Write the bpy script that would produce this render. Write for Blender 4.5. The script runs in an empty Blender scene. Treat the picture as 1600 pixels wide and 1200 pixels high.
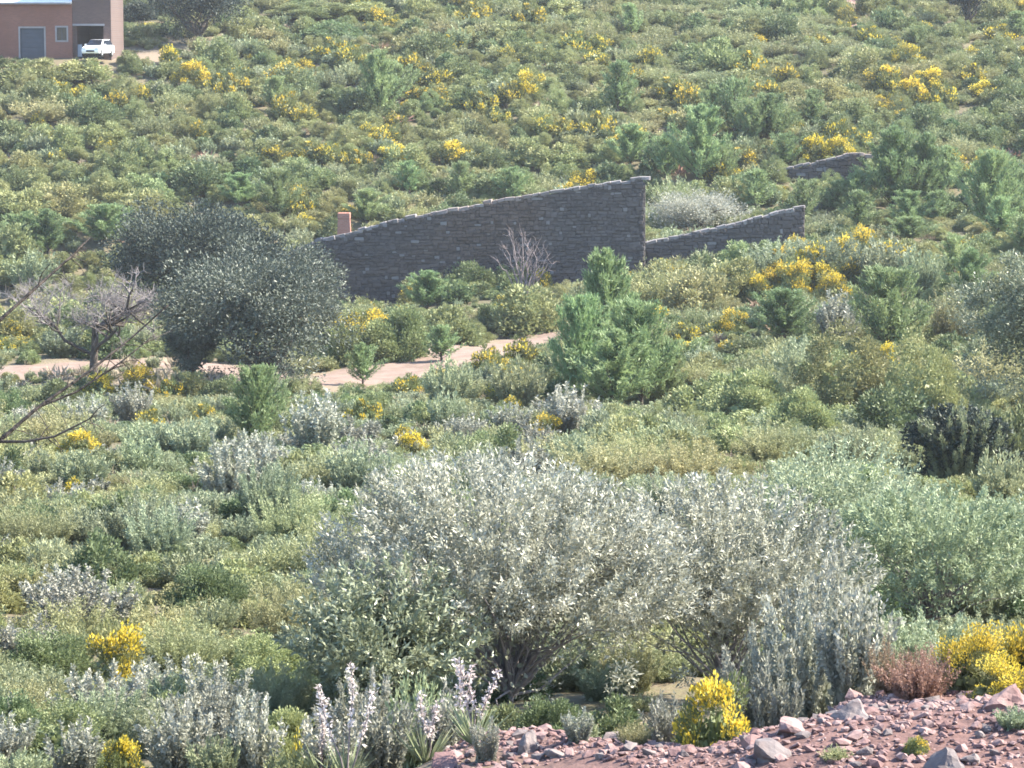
import bpy, bmesh, math, random
import numpy as np
from mathutils import Vector, Matrix
R = math.radians
sc = bpy.context.scene
col = sc.collection
rng = np.random.default_rng(7)
random.seed(7)

# ---------------------------------------------------------------- camera, sky, sun, exposure
FOVX, PITCH = R(20.0), R(6.5)
F = 800 / math.tan(FOVX / 2)                 # focal length in photo pixels (1600 x 1200)
cam = bpy.data.cameras.new('camera'); cam.sensor_fit = 'HORIZONTAL'; cam.angle = FOVX
cam.clip_start = 0.5; cam.clip_end = 3000
camo = bpy.data.objects.new('camera', cam); col.objects.link(camo)
camo.rotation_euler = (math.pi / 2 - PITCH, 0, 0)
sc.camera = camo

SUN_AZ, SUN_EL = R(82), R(42)                # from +Y towards +X
w = bpy.data.worlds.new('World'); sc.world = w; w.use_nodes = True
nt = w.node_tree
sky = nt.nodes.new('ShaderNodeTexSky'); sky.sky_type = 'NISHITA'; sky.sun_disc = False
sky.sun_elevation = SUN_EL; sky.sun_rotation = SUN_AZ
sky.air_density = 1.0; sky.dust_density = 0.3; sky.ozone_density = 3.0
nt.links.new(sky.outputs[0], nt.nodes['Background'].inputs[0])
nt.nodes['Background'].inputs[1].default_value = 0.13
sun = bpy.data.lights.new('sun', 'SUN'); sun.energy = 5.0; sun.angle = R(0.5); sun.color = (1.0, 0.92, 0.78)
suno = bpy.data.objects.new('sun', sun); col.objects.link(suno)
sd = Vector((math.sin(SUN_AZ) * math.cos(SUN_EL), math.cos(SUN_AZ) * math.cos(SUN_EL), math.sin(SUN_EL)))
suno.rotation_euler = sd.to_track_quat('Z', 'Y').to_euler()
suno.location = sd * 100
sc.view_settings.view_transform = 'Standard'; sc.view_settings.look = 'None'
sc.view_settings.gamma = 1.0; sc.view_settings.exposure = 2.15
sc.view_settings.use_curve_mapping = False
sc.cycles.use_denoising = True
sc.cycles.max_bounces = 6; sc.cycles.diffuse_bounces = 3; sc.cycles.transmission_bounces = 4
sc.cycles.transparent_max_bounces = 4; sc.cycles.volume_bounces = 0
sc.cycles.filter_width = 1.7
HAZE = 0.00016

# ---------------------------------------------------------------- terrain function and pixel helpers
def row_z(d, row):
    return d * math.tan(-PITCH + math.atan((600 - row) / F))
PROF = [(-400, 20), (-60, 2.5), (-10, -0.6), (0, -1.7), (10, -3.4), (19, -4.95), (24, row_z(24, 1215)), (30, row_z(30, 1125)), (40, row_z(40, 975)),
        (60, row_z(60, 815)), (90, row_z(90, 690)), (115, row_z(115, 615)), (135, row_z(135, 545)), (165, row_z(165, 460)),
        (185, row_z(185, 350)), (205, row_z(205, 225)), (230, row_z(230, 100)), (260, row_z(260, 0)), (320, row_z(320, -150)), (420, 40), (600, 62), (900, 70)]
PX = np.array([p[0] for p in PROF], float); PZ = np.array([p[1] for p in PROF], float)
_h = np.diff(PX); _dl = np.diff(PZ) / _h
_m = np.zeros_like(PX)
for _i in range(1, len(PX) - 1):
    if _dl[_i - 1] * _dl[_i] > 0:
        w1, w2 = 2 * _h[_i] + _h[_i - 1], _h[_i] + 2 * _h[_i - 1]
        _m[_i] = (w1 + w2) / (w1 / _dl[_i - 1] + w2 / _dl[_i])
_m[0], _m[-1] = _dl[0], _dl[-1]
def prof(y):
    y = np.clip(y, PX[0], PX[-1]); i = np.clip(np.searchsorted(PX, y) - 1, 0, len(PX) - 2)
    t = (y - PX[i]) / _h[i]; t2, t3 = t * t, t * t * t
    return (2*t3 - 3*t2 + 1) * PZ[i] + (t3 - 2*t2 + t) * _h[i] * _m[i] + (-2*t3 + 3*t2) * PZ[i+1] + (t3 - t2) * _h[i] * _m[i+1]
def sstep(a, b, x):
    t = np.clip((x - a) / (b - a), 0, 1); return t * t * (3 - 2 * t)
BX = np.array([-9, -1.0, -0.3, 0.2, 0.9, 1.4, 1.76, 2.2, 3.5, 9.0])
BH = np.array([0, 0.0, 0.42, 0.50, 0.36, 0.28, 0.42, 0.52, 0.68, 0.9])
BD = np.array([22.5, 22.5, 22.5, 22.3, 21.2, 20.6, 20.4, 20.3, 20.0, 19.5])
def H(x, y):
    x = np.asarray(x, float); y = np.asarray(y, float)
    z = prof(y)
    far = sstep(60, 160, y)
    z = z + far * (0.35 * np.sin(x * 0.16 + 1.3) * np.cos(y * 0.11) + 0.22 * np.sin(x * 0.33 + y * 0.21))
    z = z + 0.05 * np.sin(x * 1.7 + y * 0.9) * np.cos(y * 1.3) * sstep(5, 25, np.abs(y))
    z = z - 0.055 * np.maximum(x - 5, 0) * sstep(185, 270, y) * (1 - sstep(300, 400, y))
    z = z + 0.12 * np.clip(x, -15, 16) * sstep(138, 162, y) * (1 - sstep(172, 188, y))
    b = np.interp(x, BX, BH); dc = np.interp(x, BX, BD)
    t = (y - dc)
    bump = np.where(t < 0, np.exp(-(t / 1.6) ** 2), np.exp(-(t / (0.8 + 3.4 * sstep(1.7, 2.9, x))) ** 2))
    z = z + b * bump
    z = z + 0.36 * sstep(1.9, 3.0, x) * sstep(21.3, 23.4, y) * (1 - sstep(26.5, 32, y)) * (1 - sstep(8, 14, x))
    hp = np.exp(-((x + 37) / 9.0) ** 4 - ((y - 231) / 7.5) ** 4)      # level pad under the house
    z = z * (1 - hp) + (-0.3) * hp
    return z
def ray(px, py):
    a = (px - 800) / F; b = (600 - py) / F
    return a, math.cos(PITCH) + b * math.sin(PITCH), -math.sin(PITCH) + b * math.cos(PITCH)
_D = np.concatenate([np.arange(16, 60, 0.05), np.arange(60, 420, 0.25)])
def G(px, py, dmin=16):                       # where the sight line through a photo pixel meets the ground
    a, fy, fz = ray(px, py)
    d = _D[_D >= dmin]
    x = a / fy * d; z = fz / fy * d
    hit = np.nonzero(z < H(x, d))[0]
    k = d[hit[0]] if len(hit) else 300.0
    return np.array([a / fy * k, k, float(H(a / fy * k, k))])
def P(px, py, d):
    a, fy, fz = ray(px, py); return np.array([a / fy * d, d, fz / fy * d])
def proj(p):
    x, y, z = p; fwd = y * math.cos(PITCH) - z * math.sin(PITCH); up = y * math.sin(PITCH) + z * math.cos(PITCH)
    return 800 + F * x / fwd, 600 - F * up / fwd

# ---------------------------------------------------------------- materials
def new_mat(name):
    m = bpy.data.materials.new(name); m.use_nodes = True
    m.node_tree.nodes.clear(); return m, m.node_tree.nodes, m.node_tree.links
def mix(nd, lk, f, a, b):
    n = nd.new('ShaderNodeMix'); n.data_type = 'RGBA'
    for s, v in ((0, f), (6, a), (7, b)):
        if isinstance(v, bpy.types.NodeSocket): lk.new(v, n.inputs[s])
        else: n.inputs[s].default_value = v if s == 0 else (*v, 1)
    return n.outputs[2]
def mrange(nd, lk, v, a, b, c, d):
    n = nd.new('ShaderNodeMapRange'); lk.new(v, n.inputs[0])
    for i, q in zip((1, 2, 3, 4), (a, b, c, d)): n.inputs[i].default_value = q
    return n.outputs[0]
def noise(nd, lk, scale, detail=4, vec=None):
    n = nd.new('ShaderNodeTexNoise'); n.inputs['Scale'].default_value = scale; n.inputs['Detail'].default_value = detail
    if vec is not None: lk.new(vec, n.inputs['Vector'])
    return n.outputs[0]
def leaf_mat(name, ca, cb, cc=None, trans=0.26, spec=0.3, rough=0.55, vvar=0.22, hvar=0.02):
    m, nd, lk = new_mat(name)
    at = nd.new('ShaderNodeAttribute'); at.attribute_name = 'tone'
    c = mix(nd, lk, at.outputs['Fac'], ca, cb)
    oi = nd.new('ShaderNodeObjectInfo')
    if cc is not None:
        ge = nd.new('ShaderNodeNewGeometry')
        nz = noise(nd, lk, 0.09, 3, ge.outputs['Position'])
        c = mix(nd, lk, mrange(nd, lk, nz, 0.42, 0.62, 0, 0.85), c, cc)
    hs = nd.new('ShaderNodeHueSaturation'); lk.new(c, hs.inputs['Color'])
    lk.new(mrange(nd, lk, oi.outputs['Random'], 0, 1, 1 - vvar, 1 + vvar), hs.inputs['Value'])
    wn = nd.new('ShaderNodeTexWhiteNoise'); wn.noise_dimensions = '1D'; lk.new(oi.outputs['Random'], wn.inputs['W'])
    lk.new(mrange(nd, lk, wn.outputs[0], 0, 1, 0.5 - hvar, 0.5 + hvar), hs.inputs['Hue'])
    p = nd.new('ShaderNodeBsdfPrincipled'); lk.new(hs.outputs[0], p.inputs['Base Color'])
    p.inputs['Roughness'].default_value = rough; p.inputs['Specular IOR Level'].default_value = spec
    t = nd.new('ShaderNodeBsdfTranslucent'); lk.new(hs.outputs[0], t.inputs['Color'])
    ms = nd.new('ShaderNodeMixShader'); ms.inputs[0].default_value = trans
    lk.new(p.outputs[0], ms.inputs[1]); lk.new(t.outputs[0], ms.inputs[2])
    o = nd.new('ShaderNodeOutputMaterial'); lk.new(ms.outputs[0], o.inputs[0])
    return m
def solid_mat(name, ca, cb=None, scale=3.0, rough=0.85, spec=0.3, rand=0.0, bump=0.0, bscale=20, metallic=0, coords='Position'):
    m, nd, lk = new_mat(name)
    p = nd.new('ShaderNodeBsdfPrincipled')
    ge = nd.new('ShaderNodeNewGeometry')
    if cb is None: cb = tuple(v * 0.75 for v in ca)
    nz = noise(nd, lk, scale, 6, ge.outputs['Position'])
    c = mix(nd, lk, mrange(nd, lk, nz, 0.35, 0.65, 0, 1), ca, cb)
    if rand:
        oi = nd.new('ShaderNodeObjectInfo'); hs = nd.new('ShaderNodeHueSaturation'); lk.new(c, hs.inputs['Color'])
        lk.new(mrange(nd, lk, oi.outputs['Random'], 0, 1, 1 - rand, 1 + rand), hs.inputs['Value']); c = hs.outputs[0]
    lk.new(c, p.inputs['Base Color'])
    p.inputs['Roughness'].default_value = rough; p.inputs['Specular IOR Level'].default_value = spec; p.inputs['Metallic'].default_value = metallic
    if bump:
        b = nd.new('ShaderNodeBump'); b.inputs['Strength'].default_value = bump; b.inputs['Distance'].default_value = 0.05
        lk.new(noise(nd, lk, bscale, 5, ge.outputs['Position']), b.inputs['Height']); lk.new(b.outputs[0], p.inputs['Normal'])
    o = nd.new('ShaderNodeOutputMaterial'); lk.new(p.outputs[0], o.inputs[0])
    return m
M = {}
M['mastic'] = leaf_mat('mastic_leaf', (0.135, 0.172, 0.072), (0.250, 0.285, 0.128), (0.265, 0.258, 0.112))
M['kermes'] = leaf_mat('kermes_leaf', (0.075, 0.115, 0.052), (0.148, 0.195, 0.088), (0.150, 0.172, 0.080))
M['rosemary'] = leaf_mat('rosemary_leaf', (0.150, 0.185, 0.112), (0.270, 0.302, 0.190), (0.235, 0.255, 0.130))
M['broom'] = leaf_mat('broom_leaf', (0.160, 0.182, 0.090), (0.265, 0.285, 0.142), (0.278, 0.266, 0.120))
M['gorse'] = leaf_mat('gorse_spine', (0.120, 0.145, 0.055), (0.195, 0.200, 0.080))
M['flower'] = leaf_mat('gorse_flower', (0.52, 0.385, 0.040), (0.71, 0.555, 0.085), trans=0.4, vvar=0.12, hvar=0.008)
M['pine'] = leaf_mat('pine_needle', (0.142, 0.205, 0.086), (0.238, 0.305, 0.138), trans=0.35, vvar=0.2)
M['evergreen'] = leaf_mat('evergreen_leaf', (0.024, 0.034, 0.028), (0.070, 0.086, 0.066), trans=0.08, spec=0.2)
M['olive'] = leaf_mat('olive_leaf', (0.115, 0.138, 0.078), (0.255, 0.275, 0.180), trans=0.22, spec=0.45, rough=0.45)
M['olivedark'] = leaf_mat('dark_olive_leaf', (0.062, 0.082, 0.060), (0.165, 0.190, 0.145), trans=0.12, spec=0.3, rough=0.5)
M['silver'] = leaf_mat('silver_olive_leaf', (0.185, 0.195, 0.130), (0.520, 0.520, 0.420), trans=0.25, spec=0.45, rough=0.45)
M['sage'] = leaf_mat('grey_sage_leaf', (0.160, 0.170, 0.122), (0.370, 0.365, 0.300), trans=0.25)
M['straw'] = leaf_mat('dry_straw', (0.22, 0.175, 0.115), (0.35, 0.30, 0.215), trans=0.3)
M['rust'] = leaf_mat('dry_rust_stem', (0.17, 0.10, 0.065), (0.31, 0.21, 0.145), trans=0.3)
M['petal'] = leaf_mat('asphodel_petal', (0.46, 0.39, 0.36), (0.62, 0.56, 0.52), trans=0.35)
M['bark'] = solid_mat('bark', (0.048, 0.038, 0.031), (0.085, 0.069, 0.057), 6, bump=0.6, bscale=18)
M['greybark'] = solid_mat('grey_twig_bark', (0.15, 0.13, 0.128), (0.22, 0.20, 0.195), 8, bump=0.4, bscale=25)
M['palebark'] = solid_mat('pale_twig_bark', (0.17, 0.135, 0.13), (0.24, 0.195, 0.19), 8)

# ---------------------------------------------------------------- object helpers
def tag(o, label=None, cat=None, group=None, kind=None):
    if label: o['label'] = label
    if cat: o['category'] = cat
    if group: o['group'] = group
    if kind: o['kind'] = kind
    return o
def mk(name, mesh, parent=None, loc=None, rot=None, scale=None):
    o = bpy.data.objects.new(name, mesh); col.objects.link(o)
    if parent is not None: o.parent = parent
    if loc is not None: o.location = loc
    if rot is not None: o.rotation_euler = rot
    if scale is not None: o.scale = scale
    return o
def np_mesh(name, V, faces4, mat, tone=None, smooth=False):
    me = bpy.data.meshes.new(name)
    V = np.asarray(V, np.float32); faces4 = np.asarray(faces4, np.int32)
    n, k = faces4.shape
    me.vertices.add(len(V)); me.vertices.foreach_set('co', V.ravel())
    me.loops.add(n * k); me.loops.foreach_set('vertex_index', faces4.ravel())
    me.polygons.add(n); me.polygons.foreach_set('loop_start', np.arange(0, n * k, k, dtype=np.int32))
    me.update(calc_edges=True)
    if tone is not None:
        a = me.attributes.new('tone', 'FLOAT', 'POINT'); a.data.foreach_set('value', np.asarray(tone, np.float32))
    if smooth: me.polygons.foreach_set('use_smooth', np.ones(n, bool))
    if mat is not None: me.materials.append(mat)
    return me
def unit(v):
    return v / np.maximum(np.linalg.norm(v, axis=-1, keepdims=True), 1e-9)
class Leaves:
    def __init__(s): s.c, s.d, s.L, s.W, s.t = [], [], [], [], []
    def add(s, c, d, L, W, t):
        n = len(c); s.c.append(c); s.d.append(unit(d))
        s.L.append(np.broadcast_to(L, n).astype(float)); s.W.append(np.broadcast_to(W, n).astype(float)); s.t.append(np.broadcast_to(t, n).astype(float))
    def mesh(s, name, mat, rg):
        c, d, L, W, t = (np.concatenate(q) for q in (s.c, s.d, s.L, s.W, s.t))
        n = len(c)
        q = unit(rg.normal(size=(n, 3))); side = unit(np.cross(d, q)); nor = np.cross(side, d)
        L, W = L[:, None], W[:, None]
        V = np.stack([c, c + d * L * .45 + side * W * .5 + nor * W * .18, c + d * L, c + d * L * .45 - side * W * .5 + nor * W * .18], 1).reshape(-1, 3)
        return np_mesh(name, V, np.arange(4 * n).reshape(-1, 4), mat, np.repeat(np.clip(t, 0, 1), 4))
def tube_mesh(name, paths, mat, seg=6):           # paths: list of (points, radii)
    V, Fc = [], []
    for pts, rad in paths:
        pts = [Vector(p) for p in pts]; base = len(V)
        for i, p in enumerate(pts):
            t = (pts[min(i + 1, len(pts) - 1)] - pts[max(i - 1, 0)]).normalized()
            a = t.cross(Vector((0.31, 0.87, 0.38))).normalized(); b = t.cross(a)
            for k in range(seg):
                an = 2 * math.pi * k / seg
                V.append(p + (a * math.cos(an) + b * math.sin(an)) * rad[i])
        for i in range(len(pts) - 1):
            for k in range(seg):
                k2 = (k + 1) % seg
                Fc.append((base + i * seg + k, base + i * seg + k2, base + (i + 1) * seg + k2, base + (i + 1) * seg + k))
    return np_mesh(name, [tuple(v) for v in V], Fc, mat, smooth=True)
def bm_mesh(name, fn, mat):
    bm = bmesh.new(); fn(bm); bmesh.ops.recalc_face_normals(bm, faces=bm.faces)
    me = bpy.data.meshes.new(name); bm.to_mesh(me); bm.free()
    if mat is not None: me.materials.append(mat)
    return me
def box(bm, x0, x1, y0, y1, z0, z1, bev=0.0):
    vs = [bm.verts.new((x, y, z)) for x in (x0, x1) for y in (y0, y1) for z in (z0, z1)]
    fs = [(0, 1, 3, 2), (4, 6, 7, 5), (0, 4, 5, 1), (2, 3, 7, 6), (0, 2, 6, 4), (1, 5, 7, 3)]
    fc = [bm.faces.new([vs[i] for i in f]) for f in fs]
    if bev:
        es = list({e for f in fc for e in f.edges})
        bmesh.ops.bevel(bm, geom=es, offset=bev, segments=1, affect='EDGES')

# labels: landmark relation, then ordinals for the few that still share one
LANDMARKS = [('the brick house', 90, 50), ('the long stone wall', 760, 370), ('the low stone wall', 1130, 350), ('the far wall stub', 1275, 262), ('the bare grey tree', 150, 500),
             ('the dark evergreen tree', 300, 380), ('the grey-green olive', 430, 490), ('the dirt track', 640, 575), ('the broad young pine', 950, 530), ('the right-edge olive', 1580, 500),
             ('the silver olive bush', 800, 900), ('the red rubble bank', 1380, 1130), ('the upper-left tree', 310, 40), ('the dark upper-right tree', 1510, 25), ('the big yellow gorse patch', 1280, 430),
             ('the upper hillside centre', 760, 120), ('the right hillside', 1330, 140), ('the solitary lower-left gorse', 180, 1020), ('the pine by the track', 400, 640), ('the deep shade at right', 1500, 690), ('the tall pink flower spikes', 545, 1080), ('the leafless wall shrub', 820, 410), ('the orange brick pillar', 537, 350), ('the low twigs at left', 60, 680), ('the lone pale stone', 350, 985), ('the left hillside', 230, 190), ('the cone-shaped gorse', 1110, 1110)]
PENDING = []
def where(px, py):
    best = min(LANDMARKS, key=lambda l: (l[1] - px) ** 2 + ((l[2] - py) * 1.3) ** 2)
    dx, dy = px - best[1], py - best[2]
    dist = math.hypot(dx, dy)
    nm = best[0]
    if nm.startswith('the upper hillside') or nm.endswith('hillside'):
        side = ('upper ' if dy < 0 else 'lower ') + ('left' if dx < -40 else 'right' if dx > 40 else 'middle')
        return 'on the %s of the %s' % (side, nm[4:].replace(' centre', ''))
    if abs(dx) > abs(dy): rel = 'left of' if dx < 0 else 'right of'
    else: rel = 'above' if dy < 0 else 'below'
    return ('just ' if dist < 75 else '') + rel + ' ' + nm
def pend(o, desc, cat, px, py, lab=None):
    o['category'] = cat
    if lab: o['label'] = lab; return
    PENDING.append((o, desc + ' ' + where(px, py), desc, px, py))
ORD = ['leftmost'] + [w_ + ' from left' for w_ in 'second third fourth fifth sixth seventh eighth ninth tenth eleventh twelfth 13th 14th 15th 16th 17th 18th 19th 20th 21st 22nd 23rd 24th 25th 26th 27th 28th 29th 30th'.split()]
def flush_labels():
    d = {}
    for q in PENDING: d.setdefault(q[1], []).append(q)
    for lab, qs in d.items():
        if len(qs) == 1: qs[0][0]['label'] = lab
        elif len(qs) <= 30:
            qs.sort(key=lambda q: q[3])
            for i, q in enumerate(qs):
                q[0]['label'] = lab + ', ' + ('rightmost' if i == len(qs) - 1 else ORD[i])
        else:
            for q in qs: q[0]['label'] = lab
        if len(qs) > 1:
            for q in qs: q[0]['group'] = 'group of ' + lab

# ---------------------------------------------------------------- ground
PATHPX = [(-200, 585, 5.0), (-60, 590, 4.5), (40, 586, 4.2), (120, 575, 3.6), (250, 566, 3.2), (360, 574, 3.4), (425, 597, 4.0), (470, 604, 5.0), (560, 590, 6.0), (640, 575, 6.2), (740, 548, 5.2), (860, 521, 4.0), (960, 500, 2.6)]
PATH = [(G(px, py), wd) for px, py, wd in PATHPX]
TRAIL = [(G(1336, 48), 1.2), (G(1333, 15), 1.6), (G(1325, -30), 1.8)]
def polydist(x, y, poly):
    best = np.full(np.shape(x), 1e9)
    for (a, wa), (b, wb) in zip(poly[:-1], poly[1:]):
        ax, ay, bx, by = a[0], a[1], b[0], b[1]
        L2 = (bx - ax) ** 2 + (by - ay) ** 2
        t = np.clip(((x - ax) * (bx - ax) + (y - ay) * (by - ay)) / L2, 0, 1)
        dd = np.hypot(x - ax - t * (bx - ax), y - ay - t * (by - ay)) - 0.5 * (wa + t * (wb - wa))
        best = np.minimum(best, dd)
    return best
def ground_mesh():
    ds = np.concatenate([np.linspace(-300, -20, 15)[:-1], np.linspace(-20, 12, 14)[:-1], np.arange(12, 34, 0.16), 34 * 1.0115 ** np.arange(0, 215), np.linspace(410, 900, 16)])
    t = np.linspace(-1, 1, 301)
    u = 0.26 * t + 1.1 * t ** 9
    D, U = np.meshgrid(ds, u, indexing='ij')
    X = U * (np.abs(D) + 12); Y = D
    Z = H(X, Y)
    nr, nc = X.shape
    V = np.stack([X, Y, Z], -1).reshape(-1, 3)
    i = np.arange(nr - 1)[:, None] * nc + np.arange(nc - 1)[None, :]
    Fc = np.stack([i, i + 1, i + nc + 1, i + nc], -1).reshape(-1, 4)
    me = np_mesh('ground', V, Fc, None, smooth=True)
    x, y = V[:, 0], V[:, 1]
    yard = np.exp(-((x + 29.5) / 5.5) ** 2 - ((y - 232) / 7) ** 2)
    g2 = G(220, 585); dry = 0.9 * np.exp(-((x - g2[0]) / 4.5) ** 2 - ((y - g2[1]) / 7) ** 2)
    pale = np.maximum(np.maximum(yard, dry), 0.9 * sstep(1.6, -0.2, polydist(x, y, PATH)))
    red = np.maximum(sstep(24.5, 22.8, y) * sstep(-1.2, 0.2, x + 0.25 * (y - 22)), 0.8 * sstep(0.6, -0.2, polydist(x, y, TRAIL)))
    g3 = G(1580, 12); red = np.maximum(red, np.exp(-((x - g3[0]) / 3) ** 2 - ((y - g3[1]) / 6) ** 2))
    for n_, v_ in (('pale', pale), ('red', red)):
        a = me.attributes.new(n_, 'FLOAT', 'POINT'); a.data.foreach_set('value', v_.astype(np.float32))
    m, nd, lk = new_mat('soil')
    ge = nd.new('ShaderNodeNewGeometry'); pos = ge.outputs['Position']
    n1 = noise(nd, lk, 0.8, 8, pos); n2 = noise(nd, lk, 6, 6, pos)
    base = mix(nd, lk, mrange(nd, lk, n1, 0.35, 0.65, 0, 1), (0.095, 0.085, 0.052), (0.135, 0.108, 0.075))
    base = mix(nd, lk, mrange(nd, lk, n2, 0.4, 0.7, 0, 0.6), base, (0.12, 0.12, 0.06))
    ap = nd.new('ShaderNodeAttribute'); ap.attribute_name = 'pale'
    ar = nd.new('ShaderNodeAttribute'); ar.attribute_name = 'red'
    palec = mix(nd, lk, mrange(nd, lk, n2, 0.35, 0.7, 0, 1), (0.21, 0.165, 0.125), (0.16, 0.128, 0.09))
    redc = mix(nd, lk, mrange(nd, lk, n2, 0.35, 0.7, 0, 1), (0.155, 0.092, 0.080), (0.105, 0.062, 0.055))
    c = mix(nd, lk, ap.outputs['Fac'], base, palec); c = mix(nd, lk, ar.outputs['Fac'], c, redc)
    p = nd.new('ShaderNodeBsdfPrincipled'); lk.new(c, p.inputs['Base Color']); p.inputs['Roughness'].default_value = 0.95; p.inputs['Specular IOR Level'].default_value = 0.15
    b = nd.new('ShaderNodeBump'); b.inputs['Strength'].default_value = 0.7; b.inputs['Distance'].default_value = 0.06
    lk.new(noise(nd, lk, 9, 8, pos), b.inputs['Height']); lk.new(b.outputs[0], p.inputs['Normal'])
    o = nd.new('ShaderNodeOutputMaterial'); lk.new(p.outputs[0], o.inputs[0])
    me.materials.append(m)
    return me
tag(mk('ground', ground_mesh()), kind='structure')
def path_mesh(poly, name, mat, lift=0.03, ns=9):
    pts = []
    for k in range(len(poly) - 1):
        (a, wa), (b, wb) = poly[k], poly[k + 1]
        n = max(2, int(np.hypot(*(b - a)[:2]) / 0.6))
        for t in np.arange(n) / n: pts.append((*(a + (b - a) * t)[:2], wa + (wb - wa) * t))
    pts = np.array(pts); ker = np.ones(15) / 15
    sm = np.stack([np.convolve(np.pad(pts[:, i], 7, mode='edge'), ker, 'valid') for i in range(3)], 1)
    tan = unit(np.gradient(sm[:, :2], axis=0)); nrm = np.stack([-tan[:, 1], tan[:, 0]], 1)
    s = np.linspace(-0.5, 0.5, ns)
    wob = 1 + 0.12 * np.sin(np.arange(len(sm)) * 0.6) * np.cos(np.arange(len(sm)) * 0.23)
    XY = sm[:, None, :2] + nrm[:, None, :] * (s[None, :, None] * (sm[:, 2] * wob)[:, None, None])
    rut = 0.04 * np.cos(s * 4 * math.pi)
    Z = H(XY[..., 0], XY[..., 1]) + lift + rut[None, :] * 0.6
    Z[:, 0] -= 0.12; Z[:, -1] -= 0.12
    V = np.concatenate([XY, Z[..., None]], -1).reshape(-1, 3)
    i = np.arange(len(sm) - 1)[:, None] * ns + np.arange(ns - 1)[None]
    return np_mesh(name, V, np.stack([i, i + 1, i + ns + 1, i + ns], -1).reshape(-1, 4), mat, smooth=True)
M['track'] = solid_mat('track_earth', (0.225, 0.165, 0.135), (0.165, 0.120, 0.095), 1.3, rough=0.95, spec=0.1, bump=0.5, bscale=5)
M['redtrail'] = solid_mat('trail_earth', (0.27, 0.175, 0.145), (0.21, 0.135, 0.11), 1.5, rough=0.95, spec=0.1, bump=0.5, bscale=5)
tag(mk('dirt_track', path_mesh(PATH, 'dirt_track', M['track'])), kind='structure')
tag(mk('hill_trail', path_mesh(TRAIL, 'hill_trail', M['redtrail'])), kind='structure')

# ---------------------------------------------------------------- plant prototypes (unit: 1 wide, about 0.7 high)
LOD = {'far': (1500, 0.100), 'mid': (5000, 0.055), 'near': (16000, 0.030)}
def lobed(rg, n=7):
    ax = unit(rg.normal(size=(n, 3))); am = rg.uniform(-0.28, 0.28, n)
    return lambda d: 1 + (np.maximum(d @ ax.T, 0) ** 3 * am).sum(1)
def dome(seed, lod, mat, wl=0.5, clr=0.11, up=0.35, flat=1.0, ncl=46, flowers=0.0, fmat=None):
    rg = np.random.default_rng(seed); n, L = LOD[lod]
    lob = lobed(rg)
    d = unit(rg.normal(size=(ncl, 3))); d[:, 2] = np.abs(d[:, 2]) - 0.12
    d = unit(d)
    r = rg.uniform(0.62, 1.0, ncl) ** 0.7
    C = d * (r * lob(d))[:, None] * np.array([0.43, 0.43, 0.58 * flat]); C[:, 2] = np.maximum(C[:, 2], 0.03)
    ct = rg.uniform(0.1, 0.9, ncl)
    lv, fl = Leaves(), Leaves()
    k = rg.integers(0, ncl, n)
    off = unit(rg.normal(size=(n, 3))) * (rg.uniform(0, 1, n) ** 0.4 * clr)[:, None] * rg.uniform(0.7, 1.3, ncl)[k][:, None]
    pos = C[k] + off; pos[:, 2] = np.maximum(pos[:, 2], 0.0)
    dr = unit(off) * 0.8 + d[k] * 0.5 + np.array([0, 0, up]) + rg.normal(size=(n, 3)) * 0.45
    tone = np.clip(ct[k] + rg.normal(size=n) * 0.22, 0, 1)
    if flowers > 0:
        fc = rg.uniform(size=ncl) < flowers
        fp_ = 0.54 if lod == 'far' else 0.68
        isf = fc[k] & (off[:, 2] + 0.4 * off[:, 0] > -0.35 * clr) & (rg.uniform(size=n) < fp_) & (pos[:, 2] > 0.12)
        fl.add(pos[isf] + unit(off)[isf] * 0.012, dr[isf], L * (0.62 if lod == 'far' else 0.75) * rg.uniform(0.6, 1.2, isf.sum()), L * (0.5 if lod == 'far' else 0.6), tone[isf])
        keep = ~isf
        pos, dr, tone = pos[keep], dr[keep], tone[keep]
    lv.add(pos, dr, L * rg.uniform(0.7, 1.3, len(pos)), L * wl * rg.uniform(0.8, 1.2, len(pos)), tone)
    m = max(150, n // 14)                      # inner leaves that close the crown
    q = unit(rg.normal(size=(m, 3))); q[:, 2] = np.abs(q[:, 2])
    q = q * (rg.uniform(0.1, 0.75, m) * lob(q))[:, None] * np.array([0.42, 0.42, 0.52 * flat])
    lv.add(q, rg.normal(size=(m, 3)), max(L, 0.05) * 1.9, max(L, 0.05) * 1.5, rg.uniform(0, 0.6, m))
    out = {'main': lv.mesh('foliage', mat, rg)}
    if flowers > 0: out['flowers'] = fl.mesh('flowers', fmat, rg)
    return out
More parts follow.
